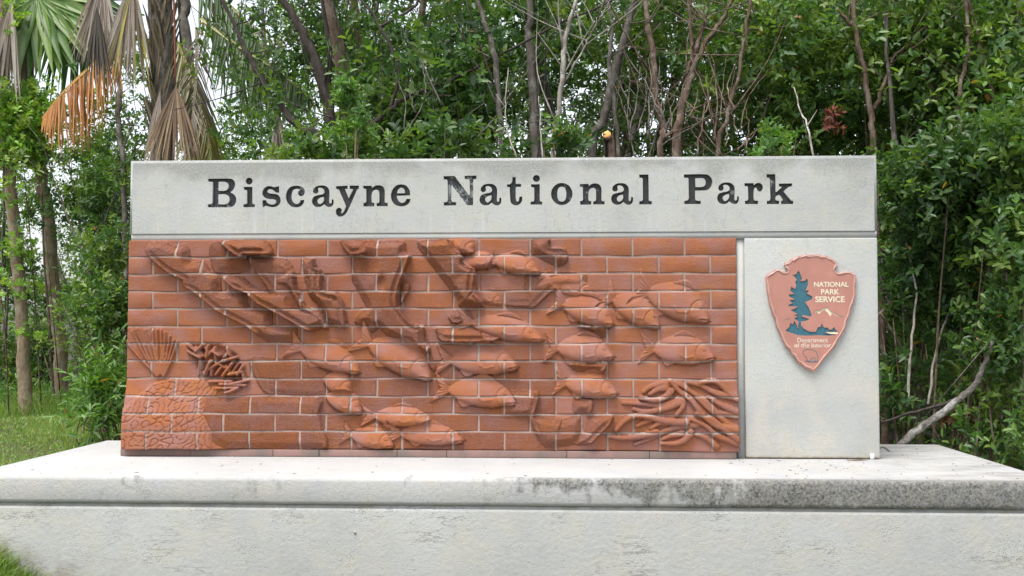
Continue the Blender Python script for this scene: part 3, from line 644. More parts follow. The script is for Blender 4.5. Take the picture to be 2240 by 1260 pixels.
COURSES = 12; CH = (bz1-bz0)/COURSES; BW = (bx1-bx0)/12; J = .0055
def wob(x, z):   # hand laid joints wander a little
    return .0022*np.sin(x*5.1+z*31)+.0015*np.sin(x*13+z*17)
YFACE = -.004
bricks = []
panel = tag(empty('brick_panel', (0, 0, 0)), None); panel.parent = sign
for r in range(COURSES):
    zt = bz1-r*CH; zb = zt-CH
    cuts = [bx0+k*BW for k in range(13)] if r % 2 == 0 else [bx0]+[bx0+(k+.5)*BW for k in range(12)]+[bx1]
    for i in range(len(cuts)-1):
        bricks.append((cuts[i]+J*(i > 0)+.001*math.sin(r*7+i*3), cuts[i+1]-J*(i < len(cuts)-2)+.001*math.sin(r*5+i*4), zb+J*.9*(r < COURSES-1), zt-J*.9*(r > 0)))
grids = []; allP = []
for (x0, x1, z0, z1) in bricks:
    nxg = max(8, int((x1-x0)/.0041)); nzg = max(6, int((z1-z0)/.0041))
    gx, gzv = np.meshgrid(np.linspace(x0, x1, nxg), np.linspace(z0, z1, nzg))
    ff = (gzv-z0)/(z1-z0); kb = np.round((z0-bz0)/CH)*CH; gzz = gzv+wob(gx, kb)*(1-ff)+wob(gx, kb+CH)*ff; grids.append((nxg, nzg, gx, gzz))
    px_, py_ = proj(np.stack([gx, np.full(gx.shape, YFACE), gzz], -1)); allP.append((px_.ravel(), py_.ravel()))
# horizontal and vertical mortar strips
mst = []
for r in range(COURSES+1):
    z = bz1-r*CH; zs = np.linspace(z-J*1.9, z+J*1.9, 5)
    if r == 0: zs = np.linspace(z-J*1.9, z-.0005, 4)
    if r == COURSES: zs = np.linspace(z+.0005, z+J*1.4, 4)
    gx, g2 = np.meshgrid(np.linspace(bx0+.001, bx1-.001, 640), zs); g2 = g2+wob(gx, r*0+np.round((z-bz0)/CH)*CH); mst.append((gx, g2))
for r in range(COURSES):
    zt = bz1-r*CH; zb = zt-CH
    cuts = [bx0+k*BW for k in range(1, 12)] if r % 2 == 0 else [bx0+(k+.5)*BW for k in range(12)]
    for cx_ in cuts:
        gx, g2 = np.meshgrid(np.linspace(cx_-J*1.9, cx_+J*1.9, 5), np.linspace(zb, zt, 20)); mst.append((gx, g2))
for gx, g2 in mst:
    px_, py_ = proj(np.stack([gx, np.full(gx.shape, YFACE), g2], -1)); allP.append((px_.ravel(), py_.ravel()))
AX = np.concatenate([a for a, _ in allP]); AY = np.concatenate([b_ for _, b_ in allP])
AH, AR = relief(AX, AY)
pos = 0
for (nxg, nzg, gx, gzz) in grids:
    n = nxg*nzg; h = AH[pos:pos+n].reshape(nzg, nxg)/1000; rg = AR[pos:pos+n]; pos += n
    # soften the arris of every brick
    ex = np.minimum(np.arange(nxg), np.arange(nxg)[::-1])[None]; ez = np.minimum(np.arange(nzg), np.arange(nzg)[::-1])[:, None]
    h = h-.0022*((ex == 0) | (ez == 0))
    flat = np.ptp(h[1:-1, 1:-1]) < .0004
    if flat:
        xi = [0, 1, nxg//2, nxg-2, nxg-1]; zi = [0, 1, nzg-2, nzg-1]; gx, gzz, h = gx[np.ix_(zi, xi)], gzz[np.ix_(zi, xi)], h[np.ix_(zi, xi)]
        rg = rg.reshape(nzg, nxg)[np.ix_(zi, xi)].ravel(); nzg, nxg = 4, 5
    yy = YFACE-h
    V = np.stack([gx, yy, gzz], -1).reshape(-1, 3)
    i0 = (np.arange(nzg-1)[:, None]*nxg+np.arange(nxg-1)[None]).ravel(); F = np.stack([i0, i0+1, i0+1+nxg, i0+nxg], -1)
    bd = np.concatenate([np.arange(nxg), np.arange(1, nzg)*nxg+nxg-1, (nzg-1)*nxg+np.arange(nxg-2, -1, -1), np.arange(nzg-2, 0, -1)*nxg])
    back = V[bd].copy(); back[:, 1] = .055; V2 = np.vstack([V, back]); nb = len(bd); k = np.arange(nb); k2 = (k+1) % nb
    S = np.stack([bd[k2], bd[k], len(V)+k, len(V)+k2], -1)
    c_ = V2.mean(0); me = npmesh('brick', V2-c_, [F, S], attrs={'rough': np.concatenate([rg, rg[bd] if len(rg) > bd.max() else np.full(nb, .3)])})
    o = link('brick', me, M_brick, panel); o.location = tuple(c_-np.array(ORG))
Vs, Fs, off = [], [], 0
for gx, g2 in mst:
    n = gx.size; h = AH[pos:pos+n].reshape(gx.shape)/1000; pos += n
    d = .0038+.0016*np.sin(gx*23+g2*40)
    V = np.stack([gx, YFACE-h+d, g2], -1).reshape(-1, 3); c2 = gx.shape[1]
    i0 = (np.arange(gx.shape[0]-1)[:, None]*c2+np.arange(c2-1)[None]).ravel(); Fs.append(np.stack([i0, i0+1, i0+1+c2, i0+c2], -1)+off); Vs.append(V); off += n
    if gx.shape[0] < 6:
        pass
me = npmesh('mortar', np.concatenate(Vs)-np.array(ORG), Fs, smooth=True); tag(link('mortar', me, M_mortar, panel), kind='stuff')

# ---------------------------------------------------------------- arrowhead emblem on the pilaster
def ep(pts): return np.array([P(1660+x/4.665, 550+y/4.665, -.02)[[0, 2]] for x, y in pts])
AR_ = [(262,140),(270,115),(300,115),(335,75),(350,80),(400,45),(420,50),(480,28),(500,40),(550,35),(620,32),(640,45),(690,45),(710,60),(750,70),(765,90),(800,115),(790,140),(775,170),(780,200),(820,222),(860,215),(940,208),(990,245),(995,290),(985,360),(988,430),(968,520),(945,570),(930,640),(895,720),(885,780),(840,860),(800,920),(770,980),(720,1040),(690,1070),(660,1110),(600,1190),(555,1232),(530,1215),(480,1195),(430,1150),(400,1140),(370,1080),(340,1060),(320,1010),(280,980),(240,900),(220,840),(190,790),(175,740),(170,690),(140,640),(130,590),(110,540),(100,470),(85,400),(80,330),(68,265),(100,230),(130,215),(160,190),(190,185),(240,210),(280,215),(298,190),(288,160)]
TR_ = [(400,195),(415,215),(430,250),(440,280),(420,305),(470,300),(490,275),(500,300),(500,340),(490,370),(475,400),(510,395),(490,430),(545,460),(545,485),(470,520),(500,560),(520,600),(540,655),(525,665),(450,650),(435,665),(520,690),(470,710),(430,715),(432,760),(460,790),(520,820),(580,820),(600,775),(630,770),(640,730),(655,765),(675,780),(700,775),(720,800),(745,795),(765,770),(780,795),(805,820),(690,822),(672,832),(800,852),(700,860),(600,855),(480,860),(400,855),(340,835),(270,810),(310,770),(325,725),(340,750),(365,710),(385,750),(400,790),(405,715),(360,685),(400,660),(350,650),(400,640),(325,600),(380,575),(400,560),(310,560),(300,545),(345,530),(310,500),(370,490),(310,460),(305,440),(360,435),(320,400),(330,360),(370,385),(380,350),(370,310),(390,290),(345,240),(380,235)]
MT_ = [(545,630),(585,600),(620,605),(690,565),(740,610),(800,645),(870,670),(790,660),(745,630),(730,665),(700,625),(670,595),(610,640),(595,620)]
ML_ = [(235,715),(270,695),(330,680),(280,705)]
LK_ = [(680,826),(805,826),(805,845),(730,842)]
TR2 = [(x, y) for x, y in TR_]
ed = plate('arrowhead_emblem', [ep(AR_), ep(TR2), ep(MT_), ep(ML_)], -.022, .006, M_emb, sign)
ed['label'] = 'raised terracotta arrowhead emblem with tree, mountain and bison'
plate('emblem_backing', [ep(AR_)], -.0158, .0175, M_emb, ed)
plate('tree_motif', [ep(TR2)], -.0172, .0014, M_blue, ed)
plate('mountain_motif', [ep(MT_)], -.0172, .0014, M_cream, ed); plate('mountain_motif', [ep(ML_)], -.0172, .0014, M_cream, ed)
plate('lake_motif', [ep(LK_)], -.0228, .001, M_cream, ed)
a = ep(AR_); cc = a.mean(0); ins_ = cc+(a-cc)*.965
rp = np.array([(x, -.0205, z) for x, z in np.vstack([ins_, ins_[:1]])])
sbuild(MB().tube(rp, .0058+.0018*np.sin(np.arange(len(rp))*1.9), 8, smooth=2), 'rim', M_rim, ed, True)
bs = ep([(470,1075),(450,1040),(455,1010),(500,998),(550,1005),(590,1030),(600,1070),(595,1120),(575,1120),(570,1085),(530,1095),(520,1120),(490,1110),(490,1080),(470,1075)])
mbb = MB().tube([(x, -.0222, z) for x, z in bs], .0014, 5, smooth=2)
g_ = ep([(470,1112),(520,1128),(605,1122)]); mbb.tube([(x, -.0222, z) for x, z in g_], .0018, 5, smooth=2); sbuild(mbb, 'bison_motif', M_blue, ed)
def text(body, cx, cy, width, mat, bold=.0):
    cu = bpy.data.curves.new('lettering', 'FONT'); cu.body = body; cu.size = 1; cu.extrude = .02; cu.offset = bold; cu.resolution_u = 4
    ob = bpy.data.objects.new('lettering', cu); COL.objects.link(ob)
    me = bpy.data.meshes.new_from_object(ob.evaluated_get(bpy.context.evaluated_depsgraph_get())); bpy.data.objects.remove(ob)
    co = np.array([v.co[:] for v in me.vertices]); lo, hi = co.min(0), co.max(0)
    e0, e1 = ep([(cx-width/2, cy), (cx+width/2, cy)]); s = (e1[0]-e0[0])/(hi[0]-lo[0]); c0 = ep([(cx, cy)])[0]
    co2 = np.stack([c0[0]+(co[:, 0]-(lo[0]+hi[0])/2)*s, np.where(co[:, 2] > 0, -.0232, -.0215), c0[1]+(co[:, 1]-.35)*s*1.0], -1)-np.array(ORG)
    me.vertices.foreach_set('co', co2.astype(np.float32).ravel()); me.update()
    o = link('lettering', me, mat, ed); o['label'] = 'lettering ' + body; return o
text('NATIONAL', 738, 336, 352, M_cream, .022); text('PARK', 727, 412, 186, M_cream, .022); text('SERVICE', 725, 488, 300, M_cream, .022)
text('Department', 548, 905, 312, M_faint, .012); text('of the Interior', 548, 957, 375, M_faint, .012)
q = P(1908, 992, -.01); o = MB().box(q[0]-.011, q[0]+.011, -.012, .0005, ZT+.001, ZT+.034).build('plastic_tab', M_white)
tag(o, 'tiny white plastic tab at the lower right corner of the pilaster', 'tab')

# ================================================================ vegetation
def leaves(Pn, D, Nn, L, W, col, shape=.55, fold=.18, curl=.12):
    """vectorised elliptic leaves: base points, directions, normals, lengths, widths, colours"""
    n = len(Pn); D = D/(np.linalg.norm(D, axis=1)[:, None]+1e-9); S = np.cross(D, Nn); S /= np.linalg.norm(S, axis=1)[:, None]+1e-9; U = np.cross(S, D)
    L = L[:, None]; W = W[:, None]
    v = [Pn, Pn+D*L*.36+S*W*.46+U*W*fold, Pn+D*L*.74+S*W*.40+U*(W*fold-L*curl*.4), Pn+D*L-U*L*curl, Pn+D*L*.74-S*W*.40+U*(W*fold-L*curl*.4), Pn+D*L*.36-S*W*.46+U*W*fold]
    V = np.stack(v, 1).reshape(-1, 3); b0 = np.arange(n)[:, None]*6
    F = np.concatenate([b0+np.array([0, 1, 2, 3]), b0+np.array([0, 3, 4, 5])])
    return V, F, np.repeat(col, 6, axis=0)
PAL = dict(
  dark=[(.043, .096, .025), (.056, .121, .031), (.074, .143, .034), (.040, .090, .036), (.101, .168, .036)],
  mid=[(.067, .140, .029), (.087, .168, .034), (.056, .121, .036), (.118, .196, .040), (.146, .213, .045)],
  light=[(.085, .185, .036), (.105, .22, .045), (.075, .165, .040), (.14, .25, .05)],
  vine=[(.19, .34, .06), (.22, .38, .065), (.15, .28, .05), (.29, .40, .07)],
  long=[(.10, .20, .035), (.07, .155, .03), (.13, .24, .05)],
  red=[(.12, .028, .015), (.16, .038, .02), (.09, .024, .013)])
def shoots(g, C, n, pal, L=.075, W=.036, per=8, slen=.16, up=.45, odd=.003):
    """leafy twig ends at the points C (n,3)"""
    D = g.normal(size=(n, 3)); D[:, 2] = np.abs(D[:, 2])*.7+up*.6; D /= np.linalg.norm(D, axis=1)[:, None]
    A = np.cross(D, g.normal(size=(n, 3))); A /= np.linalg.norm(A, axis=1)[:, None]; B = np.cross(D, A)
    u = np.linspace(.15, 1, per)[None]; ph = np.arange(per)[None]*2.4+g.uniform(0, 6.28, (n, 1))
    sl = slen*g.uniform(.6, 1.4, (n, 1))
    Pn = C[:, None]+D[:, None]*(u*sl)[..., None]
    rad = np.cos(ph)[..., None]*A[:, None]+np.sin(ph)[..., None]*B[:, None]
    tilt = (.35+.75*u)[..., None]
    Dl = rad+D[:, None]*tilt+g.normal(0, .25, (n, per, 3)); Nl = D[:, None]-.3*rad+g.normal(0, .25, (n, per, 3))+np.array([0, 0, .5])
    cols = np.array(PAL[pal]); base = cols[g.integers(0, len(cols), n)]*g.uniform(.75, 1.25, (n, 1))
    c = base[:, None]*g.uniform(.75, 1.3, (n, per, 1))*np.ones((n, per, 3))
    od = g.random((n, per)) < odd; c[od] = np.array([(.26, .14, .03)])*g.uniform(.6, 1.1, (od.sum(), 1))
    k = n*per; sz = g.uniform(.6, 1.25, k)
    V, F, cc_ = leaves(Pn.reshape(k, 3), Dl.reshape(k, 3), Nl.reshape(k, 3), L*sz, W*sz*g.uniform(.85, 1.15, k), c.reshape(k, 3))
    return V, F, cc_, D, sl
def clumps(g, n, centers, rad, nper=None):
    c = np.asarray(centers, float); w_ = g.integers(0, len(c), n); r_ = np.asarray(rad, float)
    return c[w_]+g.normal(size=(n, 3))*(r_ if r_.ndim == 1 else r_[w_])
def crown_obj(name, g, C, pal, parent, mat=None, **kw):
    V, F, c, D, sl = shoots(g, C, len(C), pal, **kw)
    V = V-np.array(parent.location); me = npmesh(name, V, F, c); o = link(name, me, mat or M_leaf, parent); return o
def twig_net(g, mb, pts, n, rad=.004, length=.7, spread=.6, col=None):
    for _ in range(n):
        p0 = pts[g.integers(0, len(pts))]; d = g.normal(size=3)*np.array([1, .7, 1])*spread+np.array([0, 0, .55]); d /= np.linalg.norm(d)
        L_ = length*g.uniform(.5, 1.6); bend = g.normal(0, .18, 3)
        q = [p0, p0+d*L_*.5+bend*L_*.4, p0+d*L_+bend*L_*.3+np.array([0, 0, .1*L_])]
        mb.tube(q, [rad*g.uniform(.8, 1.8), rad, rad*.4], 4, smooth=3)
def traced(px_pts, Y, widths, depthvar=0.0, up=2.2, down=True, g=None):
    """stem from photo positions at world depth Y; goes to the ground and above the frame"""
    pts = []
    for i, (x, y) in enumerate(px_pts):
        pts.append(P(x, y, Y+(depthvar*(i/(len(px_pts)-1)) if len(px_pts) > 1 else 0)))
    s_ = (Y-CAMY)/FPX; r_ = [w_*s_/2 for w_ in widths]
    if down:
        p0 = pts[0]; base = np.array([p0[0]+.04, p0[1], gz(p0[0], p0[1])-.08]); pts = [base, (base+p0)/2+np.array([.03, 0, 0])]+pts; r_ = [r_[0]*1.35, r_[0]*1.08]+r_
    if up:
        d = pts[-1]-pts[-2]; d /= np.linalg.norm(d); pts.append(pts[-1]+d*up*.5); pts.append(pts[-1]+d*up*.5+np.array([.1, .1, 0])); r_ += [r_[-1]*.8, r_[-1]*.45]
    return np.array(pts), np.array(r_)
def tree(name, label, cat, stems, Y, bark_m, pal, crown, seed, group=None, twigs=14, main=None, tr=.005, **kw):
    g = np.random.default_rng(seed)
    st = [traced(s_[0], Y+(s_[2] if len(s_) > 2 else 0), s_[1], *(s_[3] if len(s_) > 3 else ())) for s_ in stems]
    base = st[0][0][0]; root = tag(empty(name, (base[0], base[1], float(gz(base[0], base[1])))), label, cat, group)
    for i, (p_, r_) in enumerate(st):
        mb = MB().tube(p_, r_, 9, smooth=5, wob=.006); loc(mb, root).build('trunk' if i == 0 else 'limb', bark_m, root, True)
    pts = np.concatenate([catmull(p_, r_, 4)[0] for p_, r_ in st]); pts = pts[pts[:, 2] > 1.2]
    if twigs:
        mb = MB(); twig_net(g, mb, pts, twigs, tr); tag(loc(mb, root).build('branches', bark_m, root), kind='stuff')
    if crown:
        C = []
        for (x, y, rx, ry, n, dy) in crown:      # crown masses read off the photograph, as px centre, px radius
            dy = dy+.55; c_ = P(x, y, Y+dy); s_ = (Y+dy-CAMY)/FPX; n = int(n*.8)
            sub = c_+g.normal(size=(max(3, n//14), 3))*np.array([rx*s_*.55, .45, ry*s_*.55]); C.append(clumps(g, n, sub, np.array([.16, .16, .14])))
        crown_obj('crown', g, np.concatenate(C), pal, root, **kw)
    return root

# --- traced trees behind the sign
def st(*a): return a
tree('mangrove_tree', 'tree with two close straight grey trunks rising behind the gap between the words', 'tree', [([(1170,345),(1165,200),(1157,90),(1160,0)],[20,20,17,15]), ([(1181,345),(1176,240),(1172,150)],[10,10,6],.05,(0,.3))], 3.0, M_bgrey, 'dark', [(1120,60,130,80,150,.5),(1230,120,90,90,120,.8)], 11)
tree('mangrove_tree', 'slim pale grey sapling curving up just right of the straight grey trunks', 'tree', [([(1208,345),(1225,230),(1232,150),(1240,70),(1262,0)],[9,11,12,10,8]), ([(1232,185),(1270,120),(1290,80)],[5,4,3],.02,(0,.4,False))], 2.4, M_bpale, 'mid', [(1260,40,80,60,90,.4)], 12)
tree('mangrove_tree', 'grey leaning tree whose trunk slants right behind the sawn stump', 'tree', [([(1295,345),(1325,245),(1345,160),(1360,100),(1390,0)],[20,20,18,17,15]), ([(1352,345),(1345,240),(1332,150),(1338,60),(1330,0)],[9,10,9,8,7],-.15)], 3.2, M_bgrey, 'mid', [(1330,60,110,70,150,.7),(1400,150,90,60,100,1.)], 13)
tree('mangrove_tree', 'brown crooked tree leaning left, the left arm of the brown pair above the word Park', 'tree', [([(1448,345),(1452,280),(1435,210),(1430,130),(1418,60),(1412,0)],[15,16,15,14,12,11])], 2.6, M_bbrown, 'mid', [(1430,40,70,50,60,.7)], 14)
tree('mangrove_tree', 'pale brown forked tree whose long limbs spread upward above the word Park', 'tree', [([(1482,345),(1490,260),(1500,205),(1512,165),(1545,90),(1575,50),(1603,0)],[22,19,15,12,11,10,8]), ([(1503,200),(1507,150),(1525,100),(1540,50),(1547,0)],[13,12,11,9,8],.08,(0,2.,False)), ([(1514,140),(1512,70),(1503,0)],[9,8,7],.05,(0,1.8,False)), ([(1452,300),(1475,285),(1492,250)],[8,10,9],0,(0,0,False))], 2.5, M_bbrown, 'mid', [(1560,60,90,60,90,.9),(1600,180,60,60,60,1.0)], 15, twigs=22)
tree('mangrove_tree', 'thin reddish stem bending left beneath leaves, right of the forked brown tree', 'tree', [([(1572,345),(1590,270),(1597,230),(1618,160),(1630,80),(1642,0)],[10,10,8,8,8,8])], 2.3, M_bbrown, 'mid', [(1640,80,70,60,110,.3),(1660,200,60,60,90,.2)], 16)
tree('mangrove_tree', 'dark trunk leaning left among leaves behind the y of the first word', 'tree', [([(735,345),(722,260),(708,185),(680,110),(655,60),(618,0)],[24,26,25,22,20,16]), ([(715,200),(722,110),(705,0)],[12,11,9],.1,(0,1.5,False))], 3.4, M_bdark, 'dark', [(650,120,100,70,140,.6),(760,100,110,80,160,.6)], 17)
tree('mangrove_tree', 'dark low branching tree whose boughs sweep up to the right above the first word', 'tree', [([(775,345),(800,290),(850,240),(905,205),(975,180),(1035,150)],[15,14,12,10,8,6]), ([(850,240),(870,180),(860,120),(830,55),(790,0)],[9,8,8,7,6],.05,(0,1.,False)), ([(830,60),(900,20),(925,-20)],[7,6,5],.05,(0,.5,False))], 2.8, M_bdark, 'dark', [(880,260,110,50,260,.1),(960,220,90,60,200,-.1),(920,120,110,70,220,.4),(1010,290,70,50,160,-.2)], 18, L=.085, W=.042)
tree('mangrove_tree', 'dark stem arching down from upper left to the sign top between palms and leaning trunk', 'tree', [([(700,330),(660,285),(620,240),(575,180),(548,130),(522,75),(500,30)],[14,16,15,13,13,10,8])], 2.9, M_bdark, 'dark', [(600,300,70,40,110,.0),(560,100,60,60,60,.6)], 19)
tree('mangrove_tree', 'slender brown tree left of the straight grey trunks, bent at mid height', 'tree', [([(1100,345),(1092,240),(1082,130),(1064,60),(1045,0)],[12,13,13,12,10])], 2.7, M_bgrey, 'dark', [(1040,100,90,90,200,.3),(1060,250,60,60,110,.2)], 20)
tree('mangrove_tree', 'dim forked tree among leaves above the arrowhead pilaster', 'tree', [([(1912,345),(1905,250),(1888,150),(1872,70),(1868,0)],[13,13,12,10,9]), ([(1912,240),(1935,180),(1950,130),(1985,95)],[10,8,6,4],.05,(0,.4,False)), ([(1866,60),(1845,35),(1815,0)],[8,7,6],.02,(0,.8,False))], 2.2, M_bbrown, 'mid', [(1820,90,110,80,260,.2),(1950,80,120,80,300,.3),(1860,260,110,60,220,.3),(1740,120,90,80,220,.1),(1720,260,70,60,150,.1)], 21)
tree('mangrove_tree', 'leafy tree with hidden stems filling the upper right corner of the picture', 'tree', [([(2105,345),(2100,200),(2120,100),(2110,0)],[9,9,8,7]), ([(2180,345),(2178,250),(2150,130)],[10,9,7],.1)], 1.9, M_bbrown, 'mid', [(2080,90,130,80,420,.1),(2200,60,100,80,350,.0),(2170,220,110,70,380,-.1),(2040,260,100,60,300,.2)], 22)
# sawn stump
root = tag(empty('sawn_stump', tuple(P(1336, 500, 1.6)*np.array([1, 1, 0]))), 'sawn branch stump with fresh orange cut face standing behind the sign', 'stump')
p1, p2 = P(1338, 350, 1.6), P(1328, 296, 1.55); ax = (p2-p1)/np.linalg.norm(p2-p1)
loc(MB().tube([(p1[0]+.03, 1.62, .1), (p1[0]+.02, 1.61, 1.4), p1, p2], [.045, .04, .032, .031], 12, smooth=4), root).build('trunk', M_bbrown, root, True)
fd = np.array([-.15, -.8, .45]); fd /= np.linalg.norm(fd)
loc(MB().tube([p2-fd*.012, p2+fd*.013], [.030, .029], 16, smooth=1), root).build('cut_face', M_wood, root)

# --- background trees (four shapes, copied)
def copy_tree(o, parent=None):
    c = o.copy(); COL.objects.link(c); c.parent = parent
    for ch_ in o.children: copy_tree(ch_, c)
    return c
GB = 'dense green trees filling the background behind the sign'
protos = []
for v_ in range(4):
    g = np.random.default_rng(100+v_); root = tag(empty('background_tree', (0, 0, 0)), 'dense small leaved green tree in the thicket behind the sign', 'tree', GB)
    mb = MB(); pts = []
    for k in range(3 if v_ != 2 else 4):
        a = g.uniform(0, 6.28); x0, y0 = .25*math.cos(a), .25*math.sin(a); lean = g.normal(0, .5, 2)
        p_ = np.array([(x0, y0, -.3), (x0+lean[0]*.3, y0+lean[1]*.3, 2), (x0+lean[0]+g.normal(0, .2), y0+lean[1], 4.2), (x0+lean[0]*1.5, y0+lean[1]*1.4, 6.6)])
        mb.tube(p_, [.055, .045, .035, .012], 7, smooth=6, wob=.012); pts.append(catmull(p_, np.ones(4), 6)[0])
    mb.build('trunk', M_bgrey if v_ % 2 else M_bbrown, root, True)
    pts = np.concatenate(pts); mb = MB(); twig_net(g, mb, pts[pts[:, 2] > .8], 45, .006, 1.1, .8); tag(mb.build('branches', M_bgrey, root), kind='stuff')
    nc = 110; cz = g.uniform(.4, 7.0, nc); rr = np.sqrt(g.uniform(.02, 1, nc))*(1.55-.05*cz); an = g.uniform(0, 6.28, nc)
    cen = np.stack([rr*np.cos(an), rr*np.sin(an)*.8, cz], -1)
    C = clumps(g, 1850, cen, np.array([.20, .20, .17])); C = C[C[:, 2] > .15]
    crown_obj('crown', g, C, ['dark', 'mid', 'dark', 'mid'][v_], root, L=.070, W=.034, odd=.003)
    protos.append(root)
gpos = np.random.default_rng(5)
spots = []
for row, (Y, x0, x1, step) in enumerate([(4.9, -1.2, 4.6, 1.6), (7.2, -2.6, 7.2, 1.6), (10, -3.6, 9, 1.9)]):
    x = x0
    while x < x1:
        spots.append((x+gpos.normal(0, .2), Y+gpos.normal(0, .35))); x += step*gpos.uniform(.85, 1.15)
used = set()
for i, (x, y) in enumerate(spots):
    v_ = int(gpos.integers(0, 4)); o = protos[v_] if v_ not in used else copy_tree(protos[v_]); used.add(v_)
    s_ = gpos.uniform(.85, 1.15); o.location = (x, y, float(gz(x, y))); o.rotation_euler = (0, 0, gpos.uniform(0, 6.28)); o.scale = (s_, s_, s_*gpos.uniform(.9, 1.1))
# --- shrubs: generic builder
def shrub(name, label, cat, boxes, Y, pal, seed, group=None, stem_m=M_bbrown, stems=8, cl=.10, **kw):
    g = np.random.default_rng(seed); c_ = P(boxes[0][0], boxes[0][1], Y); root = tag(empty(name, (c_[0], Y, float(gz(c_[0], Y)))), label, cat, group)
    C = []
    for (x, y, rx, ry, n, dy) in boxes:
        q_ = P(x, y, Y+dy); s_ = (Y+dy-CAMY)/FPX; sub = q_+g.normal(size=(max(3, n//10), 3))*np.array([rx*s_*.5, .22*cl/.1, ry*s_*.5]); C.append(clumps(g, n, sub, np.array([cl, cl, cl*.9])))
    C = np.concatenate(C); gl = gz(C[:, 0], C[:, 1]); C[:, 2] = np.maximum(C[:, 2], gl+.05)
    crown_obj('foliage', g, C, pal, root, **kw)
    mb = MB()
    for _ in range(stems):
        tgt = C[g.integers(0, len(C))]; b0 = np.array([c_[0]+g.normal(0, .15), Y+g.normal(0, .1), gz(c_[0], Y)-.05])
        mb.tube([b0, b0*.5+tgt*.5+g.normal(0, .08, 3), tgt], [.012, .008, .003], 5, smooth=4)
    loc(mb, root).build('stem', stem_m, root); return root
shrub('leafy_shrub', 'bright green upright leafy shoot poking above the header over the first word', 'shrub', [(757,240,10,45,26,0),(745,290,25,20,16,0),(780,280,25,20,16,0),(757,205,8,20,10,0)], 1.3, 'light', 31, stem_m=M_btan, stems=3, L=.055, W=.022, odd=0, cl=.02, slen=.07)
shrub('leafy_shrub', 'low bright green shrub tops along the header above the letters cay', 'shrub', [(660,330,60,10,34,0),(790,328,60,12,34,.1),(840,335,40,8,14,0),(590,332,40,10,14,0)], 1.5, 'mid', 32, stems=5, cl=.06, slen=.1, L=.075, W=.034, odd=0)
shrub('leafy_shrub', 'mid green shrub tops peeping over the header left of the grey trunks', 'shrub', [(980,325,70,16,46,.2),(1060,330,50,12,20,.2)], 1.7, 'dark', 33, stems=5, cl=.07)
shrub('leafy_shrub', 'mid green leaves just above the header between the grey trunks and stump', 'shrub', [(1240,332,60,14,24,.3),(1270,320,40,14,16,.4)], 1.8, 'dark', 34, stems=4, cl=.06)
shrub('leafy_shrub', 'yellow green leaves just above the right half of the header over the word Park', 'shrub', [(1700,325,35,14,22,.2),(1722,290,14,22,10,.2)], 1.5, 'light', 35, stems=4, cl=.06, slen=.1, L=.06, W=.028)
shrub('leafy_shrub', 'leafy shrub close behind the right edge of the header, hanging over the plinth', 'shrub', [(2030,420,90,60,240,.2),(2130,360,80,60,230,0),(2190,480,60,90,230,0),(2070,540,90,50,190,.3)], 1.25, 'dark', 36, stems=6, L=.068, W=.032)
shrub('leafy_shrub', 'darker sparse shrub at middle height right of the pilaster', 'shrub', [(2010,660,80,70,110,.3),(2110,670,80,60,150,.3),(2200,650,60,70,130,0.1),(1960,560,30,60,50,.4)], 1.5, 'dark', 37, stems=5, L=.062, W=.030)
shrub('leafy_shrub', 'low bright shrub beside the right rear corner of the plinth', 'shrub', [(2160,930,60,50,70,0),(2210,985,40,25,50,-.1)], 1.0, 'mid', 38, stems=6, L=.07, W=.030)
shrub('leafy_shrub', 'small dark low shrub behind the pilaster at plinth level', 'shrub', [(1950,880,25,40,30,0),(1990,800,30,50,30,0)], 1.6, 'dark', 39, stems=4)
shrub('leafy_shrub', 'loose spray of leaves hiding the upper end of the thick pale branch', 'shrub', [(2165,780,40,35,60,0),(2200,720,35,40,50,0)], .88, 'dark', 46, stems=3, L=.066, W=.03, cl=.07)
shrub('leafy_shrub', 'tall leafy bush at the far right edge of the picture', 'shrub', [(2225,330,60,90,200,0),(2240,560,50,90,160,0),(2235,780,40,90,90,0)], .9, 'mid', 40, stems=8, L=.066, W=.032)
# far thicket right: dark fill behind those shrubs
for i, (x, y_, sd) in enumerate([(1.9, 3.1, .5), (3.1, 2.9, 1.4), (4.2, 2.6, 2.6), (2.6, 4.0, 3.9), (5.2, 3.4, 5.), (3.9, 4.4, .2)]):
    o = copy_tree(protos[(i*3) % 4]); o.location = (x, y_, 0); o.rotation_euler = (0, 0, sd); o.scale = (.72, .72, .62 if i < 3 else .8)
# --- bare stems at right
def bare(name, label, cat, lines, Y, mat, group=None, dY=.12):
    pts = [P(x, y, Y) for x, y in lines[0][0]]; root = tag(empty(name, (pts[0][0], Y, float(gz(pts[0][0], Y)))), label, cat, group)
    for i, (l, wd) in enumerate(lines):
        s_ = (Y-CAMY)/FPX; q_ = [P(x, y, Y+dY*k) for k, (x, y) in enumerate(l)]; r_ = np.linspace(wd[0], wd[1], len(q_))*s_/2
        loc(MB().tube(q_, r_, 8, smooth=5, wob=.003), root).build('stem' if i == 0 else 'side_branch', mat, root, True)
    return root
bare('fallen_branch', 'thick pale lichen covered branch rising from behind the plinth at right', 'branch', [([(1960,985),(2000,948),(2050,912),(2100,872),(2130,845),(2146,812),(2160,780),(2170,745)],(18,9))], .90, bark('bark_lichen', (.10, .085, .07), (.30, .28, .25), (1, 1, 1), 22, (.48, .47, .44), 1.2), dY=-.03)
bare('bare_stem', 'dark thin stem lying level behind the thick pale branch', 'stem', [([(2110,868),(2060,885),(1990,905),(1925,925)],(9,5))], 1.0, M_bdark, dY=.0)
bare('bare_stem', 'thin white stem leaning right beside the pilaster, below middle height', 'stem', [([(1985,890),(1992,760),(2003,650),(1990,560),(1965,480)],(7,3))], 1.25, M_bpale)
